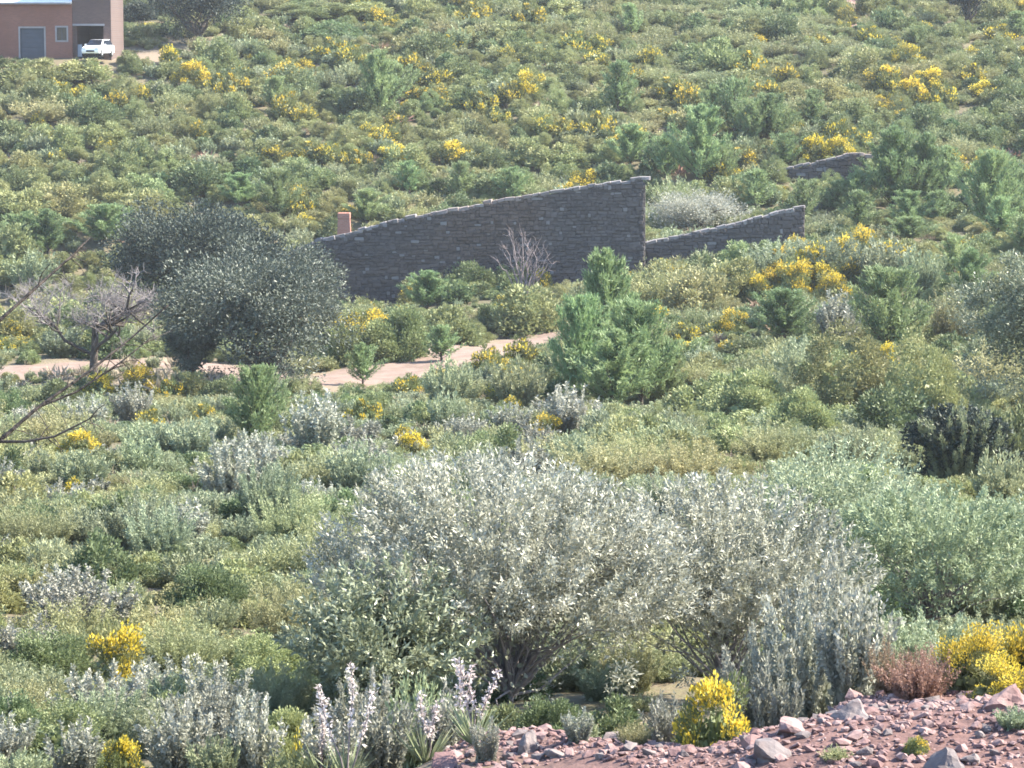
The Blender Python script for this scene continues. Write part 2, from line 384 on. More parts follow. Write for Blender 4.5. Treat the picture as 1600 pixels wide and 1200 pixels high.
def stems(seed, lod, mat, wl=0.28, nst=70, spread=0.75, top=0.72, lean=0.4, leafang=0.5, fullness=1.0):
    rg = np.random.default_rng(seed); n, L = LOD[lod]
    if lod == 'far': nst = int(nst * 0.7)
    lv = Leaves(); per = int(n * fullness / nst)
    for s in range(nst):
        a = rg.uniform(0, 2 * math.pi); rr = math.sqrt(rg.uniform()); tilt = rr * spread
        ln = top * rg.uniform(0.55, 1.08) * (1 - 0.25 * rr)
        b = np.array([math.cos(a), math.sin(a), 0]) * 0.12 * rr
        t = np.sort(rg.uniform(0.12, 1.0, per))
        ang = tilt * (1 - 0.25 * t)
        ps = b + np.stack([np.cos(a) * np.sin(ang), np.sin(a) * np.sin(ang), np.cos(ang)], 1) * (t * ln)[:, None]
        ps += rg.normal(size=(per, 3)) * 0.012
        ax = np.array([math.cos(a) * math.sin(tilt * .7), math.sin(a) * math.sin(tilt * .7), math.cos(tilt * .7)])
        dr = ax + rg.normal(size=(per, 3)) * leafang
        lv.add(ps, dr, L * 1.25 * rg.uniform(0.6, 1.2, per), L * wl * 1.3, np.clip(rg.uniform(0.1, 0.8) + (t - 0.6) * 0.5 + rg.normal(size=per) * 0.15, 0, 1))
    m = max(120, n // 16)
    q = unit(rg.normal(size=(m, 3))); q[:, 2] = np.abs(q[:, 2])
    q = q * rg.uniform(0.1, 0.65, m)[:, None] * np.array([0.4, 0.4, 0.5])
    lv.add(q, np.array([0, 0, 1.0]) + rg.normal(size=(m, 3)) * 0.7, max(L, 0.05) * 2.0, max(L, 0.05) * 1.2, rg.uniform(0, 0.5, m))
    return {'main': lv.mesh('foliage', mat, rg)}
def pine(seed, lod, slim=1.0):                 # unit: 1 high, about 0.55 wide
    rg = np.random.default_rng(seed); n, L = {'far': (2600, 0.075), 'mid': (9000, 0.05), 'near': (22000, 0.036)}[lod]
    lv = Leaves(); br = []
    nb = 34; per = n // (nb + 4)
    tops = [(np.array([0, 0, 0.0]), np.array([rg.normal() * .02, rg.normal() * .02, 1.0]))]
    for b in range(nb):
        h = 0.06 + 0.86 * (b + rg.uniform(0, 1)) / nb
        a = b * 2.399 + rg.normal() * 0.4
        ln = slim * (0.40 * (1 - h) ** 0.6 + 0.06) * rg.uniform(0.6, 1.25)
        el = rg.uniform(0.75, 1.2) + 0.15 * h
        t = rg.uniform(0.08, 1.0, per) ** 0.6
        o = np.array([math.cos(a), math.sin(a), 0])
        ps = np.array([0, 0, h * 0.93]) + o * (t * ln)[:, None] * math.cos(el * 0.8) + np.array([0, 0, 1]) * (t ** 1.4 * ln * math.sin(el))[:, None]
        ps += rg.normal(size=(per, 3)) * 0.018
        dr = o * 0.4 + np.array([0, 0, 1.0]) + rg.normal(size=(per, 3)) * 0.5
        lv.add(ps, dr, L * rg.uniform(0.7, 1.25, per), L * 0.2, np.clip(rg.uniform(0.1, 0.75) + 0.35 * (t - .6) + rg.normal(size=per) * .12, 0, 1))
        e = ps[np.argmax(t)]
        br.append(([(0, 0, h * .93), tuple((np.array([0, 0, h * .93]) + e) / 2 - np.array([0, 0, .01])), tuple(e)], [0.006, 0.004, 0.002]))
    k = per * 4
    t = rg.uniform(0.75, 1.0, k)
    lv.add(np.stack([rg.normal(size=k) * .02, rg.normal(size=k) * .02, t], 1), np.array([0, 0, 1.0]) + rg.normal(size=(k, 3)) * 0.4, L, L * 0.2, rg.uniform(.3, .9, k))
    q = unit(rg.normal(size=(n // 14, 3))) * rg.uniform(0.1, 0.8, n // 14)[:, None] * np.array([.15 * slim, .15 * slim, .36]) + np.array([0, 0, .42])
    lv.add(q, np.array([0, 0, 1.0]) + rg.normal(size=q.shape), L * 1.7, L * 0.8, rg.uniform(0, .5, len(q)))
    tr = tube_mesh('trunk', [([(0, 0, -0.06), (0.004, 0, .3), (0, .006, .65), (0, 0, .97)], [.022, .017, .010, .003])] + br, M['bark'], 5)
    return {'main': lv.mesh('crown', M['pine'], rg), 'trunk': tr}
PROTO = {}
LODS = ('far', 'mid', 'near')
for li, lod in enumerate(LODS):
    nv = {'far': 4, 'mid': 3, 'near': 2}[lod]
    for v in range(nv):
        s = 100 * li + v
        PROTO.setdefault(('mastic', lod), []).append(dome(1000 + s, lod, M['mastic']))
        PROTO.setdefault(('kermes', lod), []).append(dome(2000 + s, lod, M['kermes'], clr=0.13, ncl=34))
        PROTO.setdefault(('rosemary', lod), []).append(stems(3000 + s, lod, M['rosemary']))
        PROTO.setdefault(('broom', lod), []).append(stems(4000 + s, lod, M['broom'], wl=0.2, nst=110, spread=1.0, leafang=0.7))
        PROTO.setdefault(('gorse', lod), []).append(dome(5000 + s, lod, M['gorse'], wl=0.3, clr=0.12, ncl=30, up=0.6, flowers=(0.5, 0.75, 0.62, 0.85)[v], fmat=M['flower']))
        PROTO.setdefault(('pine', lod), []).append(pine(6000 + s, lod, (1.0, 1.25, 0.9, 1.4)[v]))
PROTO[('sage', 'near')] = [stems(7000 + v, 'near', M['sage'], wl=0.42, nst=46, spread=0.8, top=0.85, leafang=0.9) for v in range(3)]
PROTO[('sage', 'mid')] = [stems(7100 + v, 'mid', M['sage'], wl=0.42, nst=60, spread=0.6, top=1.0, leafang=0.75) for v in range(2)]
PROTO[('sage', 'far')] = [stems(7200, 'far', M['sage'], wl=0.42, nst=60, spread=0.6, top=1.0, leafang=0.75)]
def grass(seed, lod, mat, nst=200):
    rg = np.random.default_rng(seed); lv = Leaves()
    a = rg.uniform(0, 6.28, nst); r = np.sqrt(rg.uniform(size=nst)) * 0.3
    c = np.stack([np.cos(a) * r, np.sin(a) * r, rg.uniform(0, .35, nst)], 1)
    lv.add(c, np.stack([np.cos(a) * .45, np.sin(a) * .45, np.ones(nst)], 1) + rg.normal(size=(nst, 3)) * .42, rg.uniform(.2, .7, nst), {'far': .07, 'mid': .03, 'near': .016}[lod], rg.uniform(0, 1, nst))
    return {'main': lv.mesh('blades', mat, rg)}
PROTO[('rustbush', 'near')] = [stems(8200 + v, 'near', M['rust'], wl=0.3, nst=60, spread=1.0, top=0.75, leafang=0.9, fullness=.5) for v in range(2)]
PROTO[('rustbush', 'mid')] = PROTO[('rustbush', 'far')] = PROTO[('rustbush', 'near')]
for lod, ns in (('far', 90), ('mid', 220), ('near', 420)):
    PROTO[('straw', lod)] = [grass(8000 + v, lod, M['straw'], ns) for v in range(2)]
    PROTO[('rust', lod)] = [grass(8100 + v, lod, M['rust'], ns) for v in range(2)]
DESC = {'mastic': ('leafy_shrub', 'rounded yellow-green shrub', 'shrub'), 'kermes': ('dark_shrub', 'dense dark green shrub', 'shrub'),
        'rosemary': ('rosemary_shrub', 'spiky grey-green shrub', 'shrub'), 'broom': ('broom_shrub', 'feathery olive-yellow shrub', 'shrub'),
        'gorse': ('gorse_bush', 'yellow-flowering gorse bush', 'gorse'), 'pine': ('young_pine', 'upright young green pine', 'pine'),
        'sage': ('silver_shrub', 'pale silver-grey leafy shrub', 'shrub'), 'straw': ('dry_grass_clump', 'clump of pale dry grass', 'dry grass'), 'rustbush': ('dry_rust_plant', 'rust-brown dry plant', 'dry plant'), 'rust': ('dry_rust_plant', 'rust-brown dry plant', 'dry plant')}
COUNT = {}
KEEP = []                                    # sight lines to plants that show in full
OCC = []                                     # footprints already planted
def place(kind, loc, wd, ht, desc=None, label=None, var=None, rz=None, tilt=0.0):
    d = loc[1]; wpx = wd * F / d
    lod = 'far' if wpx < 62 else 'mid' if wpx < 150 else 'near'
    ps = PROTO[(kind, lod)]
    COUNT[kind] = COUNT.get(kind, 0) + 1
    v = (COUNT[kind] * 7 // 3 if var is None else var) % len(ps)
    pr = ps[v]
    nm, ds, cat = DESC[kind]
    rz = random.uniform(0, 6.28) if rz is None else rz
    if kind == 'pine': scl = (wd / 0.55, wd / 0.55, ht)
    else: scl = (wd, wd, ht / 0.66)
    rot = (random.gauss(0, tilt), random.gauss(0, tilt), rz)
    L = (loc[0], loc[1], loc[2] - 0.03)
    if kind == 'pine':
        e = mk(nm, None, None, L, rot, scl); e.empty_display_size = 0.1
        mk('crown', pr['main'], e); mk('trunk', pr['trunk'], e); top = e
    else:
        top = mk(nm, pr['main'], None, L, rot, scl)
        if 'flowers' in pr: mk('flowers', pr['flowers'], top)['kind'] = 'stuff'
    px, py = proj((loc[0], loc[1], loc[2] + ht * 0.6))
    size = ''
    pend(top, size + (desc or ds), cat, px, py, label)
    OCC.append((loc[0], loc[1], wd * 0.5))
    KEEP.append((proj((loc[0], loc[1], loc[2] + ht * .3))[0], wpx * .45, proj((loc[0], loc[1], loc[2] + ht * (.25 if kind != 'pine' else .15)))[1], loc[1]))
    return top

# ---------------------------------------------------------------- dry-stone walls
def stone_mat():
    m, nd, lk = new_mat('wall_stone')
    ge = nd.new('ShaderNodeNewGeometry'); pos = ge.outputs['Position']; oi = nd.new('ShaderNodeObjectInfo')
    at = nd.new('ShaderNodeAttribute'); at.attribute_name = 'tone'
    ad = nd.new('ShaderNodeMath'); ad.operation = 'ADD'; lk.new(oi.outputs['Random'], ad.inputs[0]); lk.new(at.outputs['Fac'], ad.inputs[1])
    fr = nd.new('ShaderNodeMath'); fr.operation = 'FRACT'; lk.new(ad.outputs[0], fr.inputs[0])
    big = noise(nd, lk, 0.13, 2, pos); fine = noise(nd, lk, 5, 6, pos)
    c = mix(nd, lk, mrange(nd, lk, big, 0.44, 0.60, 0, 1), (0.096, 0.085, 0.082), (0.116, 0.086, 0.072))
    c = mix(nd, lk, mrange(nd, lk, fine, 0.35, 0.7, 0, 0.6), c, (0.070, 0.062, 0.058))
    hs = nd.new('ShaderNodeHueSaturation'); lk.new(c, hs.inputs['Color']); lk.new(mrange(nd, lk, fr.outputs[0], 0, 1, 0.80, 1.2), hs.inputs['Value'])
    c2 = mix(nd, lk, mrange(nd, lk, fr.outputs[0], 0.955, 0.965, 0, 0.8), hs.outputs[0], (0.19, 0.18, 0.175))
    p = nd.new('ShaderNodeBsdfPrincipled'); lk.new(c2, p.inputs['Base Color']); p.inputs['Roughness'].default_value = 0.9; p.inputs['Specular IOR Level'].default_value = 0.2
    b = nd.new('ShaderNodeBump'); b.inputs['Strength'].default_value = 0.5; b.inputs['Distance'].default_value = 0.03
    lk.new(noise(nd, lk, 14, 5, pos), b.inputs['Height']); lk.new(b.outputs[0], p.inputs['Normal'])
    o = nd.new('ShaderNodeOutputMaterial'); lk.new(p.outputs[0], o.inputs[0]); return m
M['stone'] = stone_mat()
M['mortar'] = solid_mat('wall_mortar', (0.076, 0.066, 0.063), (0.062, 0.055, 0.053), 4, rough=0.95, bump=0.5, bscale=9)
def unit_stone(seed):
    r = random.Random(seed)
    def fn(bm):
        box(bm, -.5, .5, -.5, .5, -.5, .5)
        for v in bm.verts: v.co += Vector((r.uniform(-.05, .05), r.uniform(-.06, .06), r.uniform(-.09, .09)))
        bmesh.ops.bevel(bm, geom=list(bm.edges), offset=0.09, segments=1, affect='EDGES')
    return bm_mesh('stone', fn, M['stone'])
STONES = [unit_stone(i) for i in range(8)]
M['lit_coping'] = M['stone'].copy(); M['lit_coping'].name = 'coping_stone'  # paler stone copy; sunlight on the top edge painted into its colour
for n_ in M['lit_coping'].node_tree.nodes:
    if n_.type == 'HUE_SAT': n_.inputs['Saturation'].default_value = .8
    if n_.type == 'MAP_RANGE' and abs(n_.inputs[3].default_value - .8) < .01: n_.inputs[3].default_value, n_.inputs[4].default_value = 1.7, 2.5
LIT_COPING = []
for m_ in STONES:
    c_ = m_.copy(); c_.materials[0] = M['lit_coping']; LIT_COPING.append(c_)
STV = [(np.array([v.co[:] for v in m.vertices]), [tuple(p.vertices) for p in m.polygons]) for m in STONES]
def stone_wall(name, A, B, top, label, n_single, ch=0.17, thick=0.6, cat='wall', endcap=True):
    """A, B: ground ends of the wall; top: list of (photo column, photo row) of the top edge."""
    A, B = np.array(A, float), np.array(B, float)
    L = float(np.hypot(B[0] - A[0], B[1] - A[1])); ang = math.atan2(B[1] - A[1], B[0] - A[0])
    root = mk(name, None, None, (A[0], A[1], A[2]), (0, 0, ang)); tag(root, label, cat)
    us = np.linspace(0, L, 80); tz, bz = [], []
    for u in us:
        x, y = A[0] + (B[0] - A[0]) * u / L, A[1] + (B[1] - A[1]) * u / L
        px = 800 + F * x / (y * math.cos(PITCH) + 1.2)
        tz.append(P(px, np.interp(px, [t[0] for t in top], [t[1] for t in top]), y)[2] - A[2])
        bz.append(float(H(x, y)) - A[2])
    tz, bz = np.array(tz), np.array(bz)
    T = lambda u: float(np.interp(u, us, tz)); Bz = lambda u: float(np.interp(u, us, bz))
    def core(bm):
        rows = []
        for i in range(len(us)):
            rows.append([bm.verts.new((us[i] * (L - 0.1) / L + 0.05, y, z)) for y, z in ((0.07, bz[i] - .6), (0.07, tz[i] - .16), (thick - .05, tz[i] - .16), (thick - .05, bz[i] - .6))])
        for a, b in zip(rows[:-1], rows[1:]):
            for k in range(4): bm.faces.new((a[k], a[(k + 1) % 4], b[(k + 1) % 4], b[k]))
        bm.faces.new(rows[0]); bm.faces.new(rows[-1][::-1])
    mk('core', bm_mesh('core', core, M['mortar']), root)
    r = random.Random(hash(label) % 1000 if False else len(label))
    st = []                                              # (u, y, z, w, depth, h, rotation, is coping)
    z = min(bz) - 0.2
    while z < max(tz):
        h = ch * r.uniform(0.6, 1.5); u = r.uniform(-.2, 0)
        while u < L:
            wd = min(.8, .16 + r.expovariate(1 / .2)) * (ch / 0.2) ** 0.6
            uc = u + wd / 2
            if 0.05 < uc < L and Bz(uc) - 0.25 < z and z + h * 0.7 < T(uc) - 0.06:
                wdd = min(wd, (L - uc) * 2 + 0.02)
                st.append((uc, 0.10 + r.uniform(-.045, .02), z + h / 2 + .035 * math.sin(uc * 1.9 + z) + r.uniform(-.03, .03), wdd * r.uniform(.88, .99), 0.26, h * r.uniform(.72, 1.05), r.gauss(0, .05), False))
            u += wd
        if endcap:                                       # the end face that turns the corner
            v = 0.2
            while v < thick - 0.1:
                wd = r.uniform(0.2, 0.36)
                if z + h < T(L) - 0.05 and z > Bz(L) - .3: st.append((L - 0.06 + r.uniform(0, .02), v + wd / 2, z + h / 2, 0.24, wd, h * .96, 0, False))
                v += wd
        z += h
    u = 0.0
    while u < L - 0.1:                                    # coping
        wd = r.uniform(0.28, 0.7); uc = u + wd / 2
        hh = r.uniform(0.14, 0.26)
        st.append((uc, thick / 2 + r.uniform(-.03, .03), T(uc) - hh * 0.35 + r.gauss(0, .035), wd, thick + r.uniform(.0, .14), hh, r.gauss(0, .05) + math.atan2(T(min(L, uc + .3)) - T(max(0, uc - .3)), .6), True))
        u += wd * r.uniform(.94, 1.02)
    st.sort(key=lambda s: (not s[7], -s[3] * s[5]))
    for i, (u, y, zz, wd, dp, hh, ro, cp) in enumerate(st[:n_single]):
        mk('coping_stone' if cp else 'stone', (LIT_COPING if cp else STONES)[i % 8], root, (u, y, zz), (0, -ro, 0), (wd, dp, hh))
    rest = st[n_single:]
    if rest:
        V, Fc, tn, base = [], [], [], 0
        for i, (u, y, zz, wd, dp, hh, ro, cp) in enumerate(rest):
            v, f = STV[i % 8]
            V.append(v * np.array([wd, dp, hh]) + np.array([u, y, zz])); tn.append(np.full(len(v), r.random()))
            Fc += [tuple(k + base for k in q) for q in f]; base += len(v)
        me = bpy.data.meshes.new('rubble_stones'); me.from_pydata(np.concatenate(V).tolist(), [], Fc); me.materials.append(M['stone'])
        a = me.attributes.new('tone', 'FLOAT', 'POINT'); a.data.foreach_set('value', np.concatenate(tn).astype(np.float32))
        tag(mk('rubble_stones', me, root), kind='stuff')
    for uu in np.arange(0, L, 0.8): OCC.append((A[0] + (B[0] - A[0]) * uu / L, A[1] + (B[1] - A[1]) * uu / L + .3, 0.7))
    return root
def gx(px, d):
    x = (px - 800) / F * (d * math.cos(PITCH) + 1.2); return (x, d, float(H(x, d)))
stone_wall('stone_wall', gx(452, 166), gx(1006, 165.2), [(440, 400), (455, 393), (480, 383), (500, 374), (540, 365), (610, 345), (700, 328), (800, 309), (900, 293), (1000, 278), (1010, 279)],
           'long tall rubble stone wall in shade with its top edge rising to the right', 300)
stone_wall('low_stone_wall', gx(1008, 166), gx(1256, 166.4), [(1000, 379), (1060, 368), (1130, 354), (1200, 335), (1256, 320)],
           'low stone wall running uphill from the right end of the tall wall', 240, ch=0.19, thick=0.5)
stone_wall('wall_stub', gx(1198, 195), gx(1352, 195.2), [(1190, 280), (1215, 268), (1260, 256), (1300, 247), (1335, 239), (1352, 242)],
           'short ruined wall stub half hidden by yellow bushes and pines', 130, ch=0.22, thick=0.6)
def brick_mat(name, c1, c2, mort, sx=0.25, rowh=0.075):
    m, nd, lk = new_mat(name)
    tc = nd.new('ShaderNodeTexCoord'); mp = nd.new('ShaderNodeMapping'); lk.new(tc.outputs['Object'], mp.inputs[0]); mp.inputs['Rotation'].default_value = (R(90), 0, 0)
    bt = nd.new('ShaderNodeTexBrick'); lk.new(mp.outputs[0], bt.inputs['Vector'])
    bt.inputs['Scale'].default_value = 1.0; bt.inputs['Brick Width'].default_value = sx; bt.inputs['Row Height'].default_value = rowh; bt.inputs['Mortar Size'].default_value = 0.008
    for k, v in (('Color1', c1), ('Color2', c2), ('Mortar', mort)): bt.inputs[k].default_value = (*v, 1)
    nz = noise(nd, lk, 0.5, 5, tc.outputs['Object'])
    c = mix(nd, lk, mrange(nd, lk, nz, 0.35, 0.7, 0, 0.35), bt.outputs['Color'], tuple(v * .6 for v in c2))
    p = nd.new('ShaderNodeBsdfPrincipled'); lk.new(c, p.inputs['Base Color']); p.inputs['Roughness'].default_value = 0.9; p.inputs['Specular IOR Level'].default_value = 0.2
    b = nd.new('ShaderNodeBump'); b.inputs['Strength'].default_value = 0.4; b.inputs['Distance'].default_value = 0.01; lk.new(bt.outputs['Fac'], b.inputs['Height']); b.invert = True
    lk.new(b.outputs[0], p.inputs['Normal'])
    o = nd.new('ShaderNodeOutputMaterial'); lk.new(p.outputs[0], o.inputs[0]); return m
M['brick'] = brick_mat('red_brick', (0.215, 0.092, 0.064), (0.170, 0.072, 0.053), (0.18, 0.12, 0.098))
M['shadebrick'] = brick_mat('shaded_brick', (0.120, 0.076, 0.066), (0.095, 0.062, 0.055), (0.11, 0.088, 0.08))  # darker brick copy; the carport wing's shade is put into its colour
M['terracotta'] = brick_mat('pillar_brick', (0.36, 0.17, 0.12), (0.30, 0.135, 0.095), (0.32, 0.24, 0.20), 0.22, 0.09)
M['render'] = solid_mat('pale_render', (0.24, 0.23, 0.235), (0.19, 0.18, 0.185), 2)
M['whiteroof'] = solid_mat('white_roof_sheet', (0.80, 0.78, 0.75), (0.68, 0.66, 0.63), 1, rough=0.6)
M['door'] = solid_mat('blue_grey_door', (0.045, 0.055, 0.078), (0.035, 0.043, 0.06), 2, rough=0.5)
M['glass'] = solid_mat('dark_window_glass', (0.015, 0.018, 0.026), (0.012, 0.014, 0.02), 1, rough=0.12, spec=0.4)
M['dark'] = solid_mat('interior_shade', (0.03, 0.028, 0.03), (0.02, 0.02, 0.022), 2)  # near-black: shade inside the carport painted onto floor and ceiling
M['carpaint'] = solid_mat('white_car_paint', (0.80, 0.79, 0.78), (0.76, 0.75, 0.74), 1, rough=0.3, spec=0.5)
M['rubber'] = solid_mat('tyre_rubber', (0.025, 0.025, 0.027), (0.02, 0.02, 0.02), 3)
M['alloy'] = solid_mat('wheel_rim', (0.45, 0.45, 0.46), (0.38, 0.38, 0.39), 3, rough=0.4, metallic=0.6)
M['headlamp'] = solid_mat('headlamp', (0.5, 0.52, 0.55), (0.4, 0.42, 0.45), 5, rough=0.15)
M['plate'] = solid_mat('pale_board', (0.32, 0.35, 0.38), (0.28, 0.30, 0.33), 3)

# ---------------------------------------------------------------- brick pillar behind the wall
def pillar():
    d = 166.0; c = P(537, 350, d); g = float(H(c[0], d + .4)); zt = P(537, 333, d)[2]
    root = mk('brick_pillar', None, None, (c[0], d + 0.5, g)); h = zt - g
    tag(root, 'square orange brick pillar rising behind the left end of the tall wall', 'pillar')
    def shaft(bm):
        for z0, z1, a, b in ((-.3, h * .94, .62, .34),):
            lo = [bm.verts.new((sx * a, sy * a, z0)) for sx, sy in ((-1, -1), (1, -1), (1, 1), (-1, 1))]
            hi = [bm.verts.new((sx * b, sy * b, z1)) for sx, sy in ((-1, -1), (1, -1), (1, 1), (-1, 1))]
            for k in range(4): bm.faces.new((lo[k], lo[(k + 1) % 4], hi[(k + 1) % 4], hi[k]))
            bm.faces.new(hi); bm.faces.new(lo[::-1])
    mk('shaft', bm_mesh('shaft', shaft, M['terracotta']), root)
    mk('cap', bm_mesh('cap', lambda bm: box(bm, -.36, .36, -.36, .36, h * .94 + .002, h, .03), M['terracotta']), root)
    OCC.append((c[0], d, 1.0))
pillar()

# ---------------------------------------------------------------- brick house with carport, white car
HD = 227.0
def hx(px): return (px - 800) / F * HD
def hz(row): return P(0, row, HD)[2]
def house():
    ox = hx(118); g = -0.3
    root = mk('brick_house', None, None, (ox, HD, g)); tag(root, 'red brick house with grey doorway, small window and taller carport wing', 'house')
    X = lambda px: hx(px) - ox
    Z = lambda row: hz(row) - g
    t = 0.3
    g0, g1, w0, w1 = X(37), X(74), X(94), X(109)
    zt, zd, wz0, wz1 = Z(6), Z(44), Z(63), Z(43)
    xl = X(-140)
    def wall(bm):
        box(bm, xl, g0, 0, t, -.8, zt); box(bm, g0, g1, 0, t, zd, zt); box(bm, g1, w0, 0, t, -.8, zt)
        box(bm, w0, w1, 0, t, wz1, zt); box(bm, w0, w1, 0, t, -.8, wz0); box(bm, w1, -0.003, 0, t, -.8, zt)
        box(bm, xl, xl + t, t, 8, -.8, zt); box(bm, xl, -.003, 7.7, 8, -.8, zt)
    mk('wall', bm_mesh('wall', wall, M['brick']), root)
    def roof(bm):
        a = [bm.verts.new(p) for p in ((xl - .3, -.35, zt), (-.01, -.35, zt), (-.01, 8.2, zt + 1.7), (xl - .3, 8.2, zt + 1.7))]
        b = [bm.verts.new(v.co + Vector((0, 0, .14))) for v in a]
        bm.faces.new(a[::-1]); bm.faces.new(b)
        for k in range(4): bm.faces.new((a[k], a[(k + 1) % 4], b[(k + 1) % 4], b[k]))
    ro = mk('roof', bm_mesh('roof', roof, M['whiteroof']), root)
    mk('gutter', bm_mesh('gutter', lambda bm: box(bm, xl - .3, -.01, -.44, -.36, zt - .04, zt + .1, .02), M['render']), ro)
    dm = mk('garage_door', bm_mesh('garage_door', lambda bm: box(bm, g0, g1, .14, .2, -.3, zd), M['door']), root)
    n = 6
    for k in range(n):
        z0 = -.02 + (zd - .04) * k / n
        mk('panel', bm_mesh('panel', lambda bm: box(bm, g0 + .06, g1 - .06, .115, .138, z0 + .03, z0 + (zd - .04) / n - .03, .01), M['door']), dm)
    fr = .13
    mk('door_frame', bm_mesh('door_frame', lambda bm: (box(bm, g0 - fr, g0, -.03, .13, -.3, zd + fr), box(bm, g1, g1 + fr, -.03, .13, -.3, zd + fr), box(bm, g0 + .001, g1 - .001, -.028, .128, zd, zd + fr)), M['render']), root)
    wn = mk('window', bm_mesh('window', lambda bm: (box(bm, w0 - fr, w0, -.03, .13, wz0 - fr, wz1 + fr), box(bm, w1, w1 + fr, -.03, .13, wz0 - fr, wz1 + fr), box(bm, w0 + .001, w1 - .001, -.028, .128, wz1, wz1 + fr), box(bm, w0 + .001, w1 - .001, -.05, .128, wz0 - fr, wz0)), M['render']), root)
    mk('pane', bm_mesh('pane', lambda bm: box(bm, w0, w1, .13, .15, wz0, wz1), M['glass']), wn)
    mk('glazing_bar', bm_mesh('glazing_bar', lambda bm: box(bm, (w0 + w1) / 2 - .025, (w0 + w1) / 2 + .025, .10, .128, wz0 + .002, wz1 - .002), M['door']), wn)
    # taller wing with the carport opening
    xr, xo, zl, zT = X(178), X(166), Z(40), Z(-70)
    yw = 0.05
    def wing(bm):
        box(bm, 0, xr, yw, yw + t, zl, zT); box(bm, xo, xr, yw, yw + t, -.8, zl - .002)
        box(bm, xr - t, xr, yw + t + .002, 7, -.8, zT); box(bm, 0, t, yw + t + .002, 7, -.8, zT); box(bm, 0, xr, 7.002, 7.3, -.8, zT)
    mk('carport_wall', bm_mesh('carport_wall', wing, M['shadebrick']), root)
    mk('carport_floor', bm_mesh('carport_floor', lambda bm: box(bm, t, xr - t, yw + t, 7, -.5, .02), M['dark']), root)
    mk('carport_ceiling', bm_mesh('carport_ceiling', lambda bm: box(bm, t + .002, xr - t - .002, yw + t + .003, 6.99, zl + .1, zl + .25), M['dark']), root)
    mk('lintel', bm_mesh('lintel', lambda bm: box(bm, .02, xo + .1, yw - .04, yw - .002, zl - .02, zl + .14, .01), M['render']), root)
    wr = mk('wing_roof', bm_mesh('wing_roof', lambda bm: box(bm, -.2, xr + .25, -.25, 7.5, zT, zT + .18, .02), M['whiteroof']), root)
    b = mk('board', bm_mesh('board', lambda bm: box(bm, -.3, .3, -.02, .02, 0, 0.95, .005), M['plate']), None, (hx(125), HD + .55, g + .03), (R(-8), 0, R(5)))
    tag(b, 'pale grey board leaning inside the carport beside the white car', 'board')
    return g
HG = house()
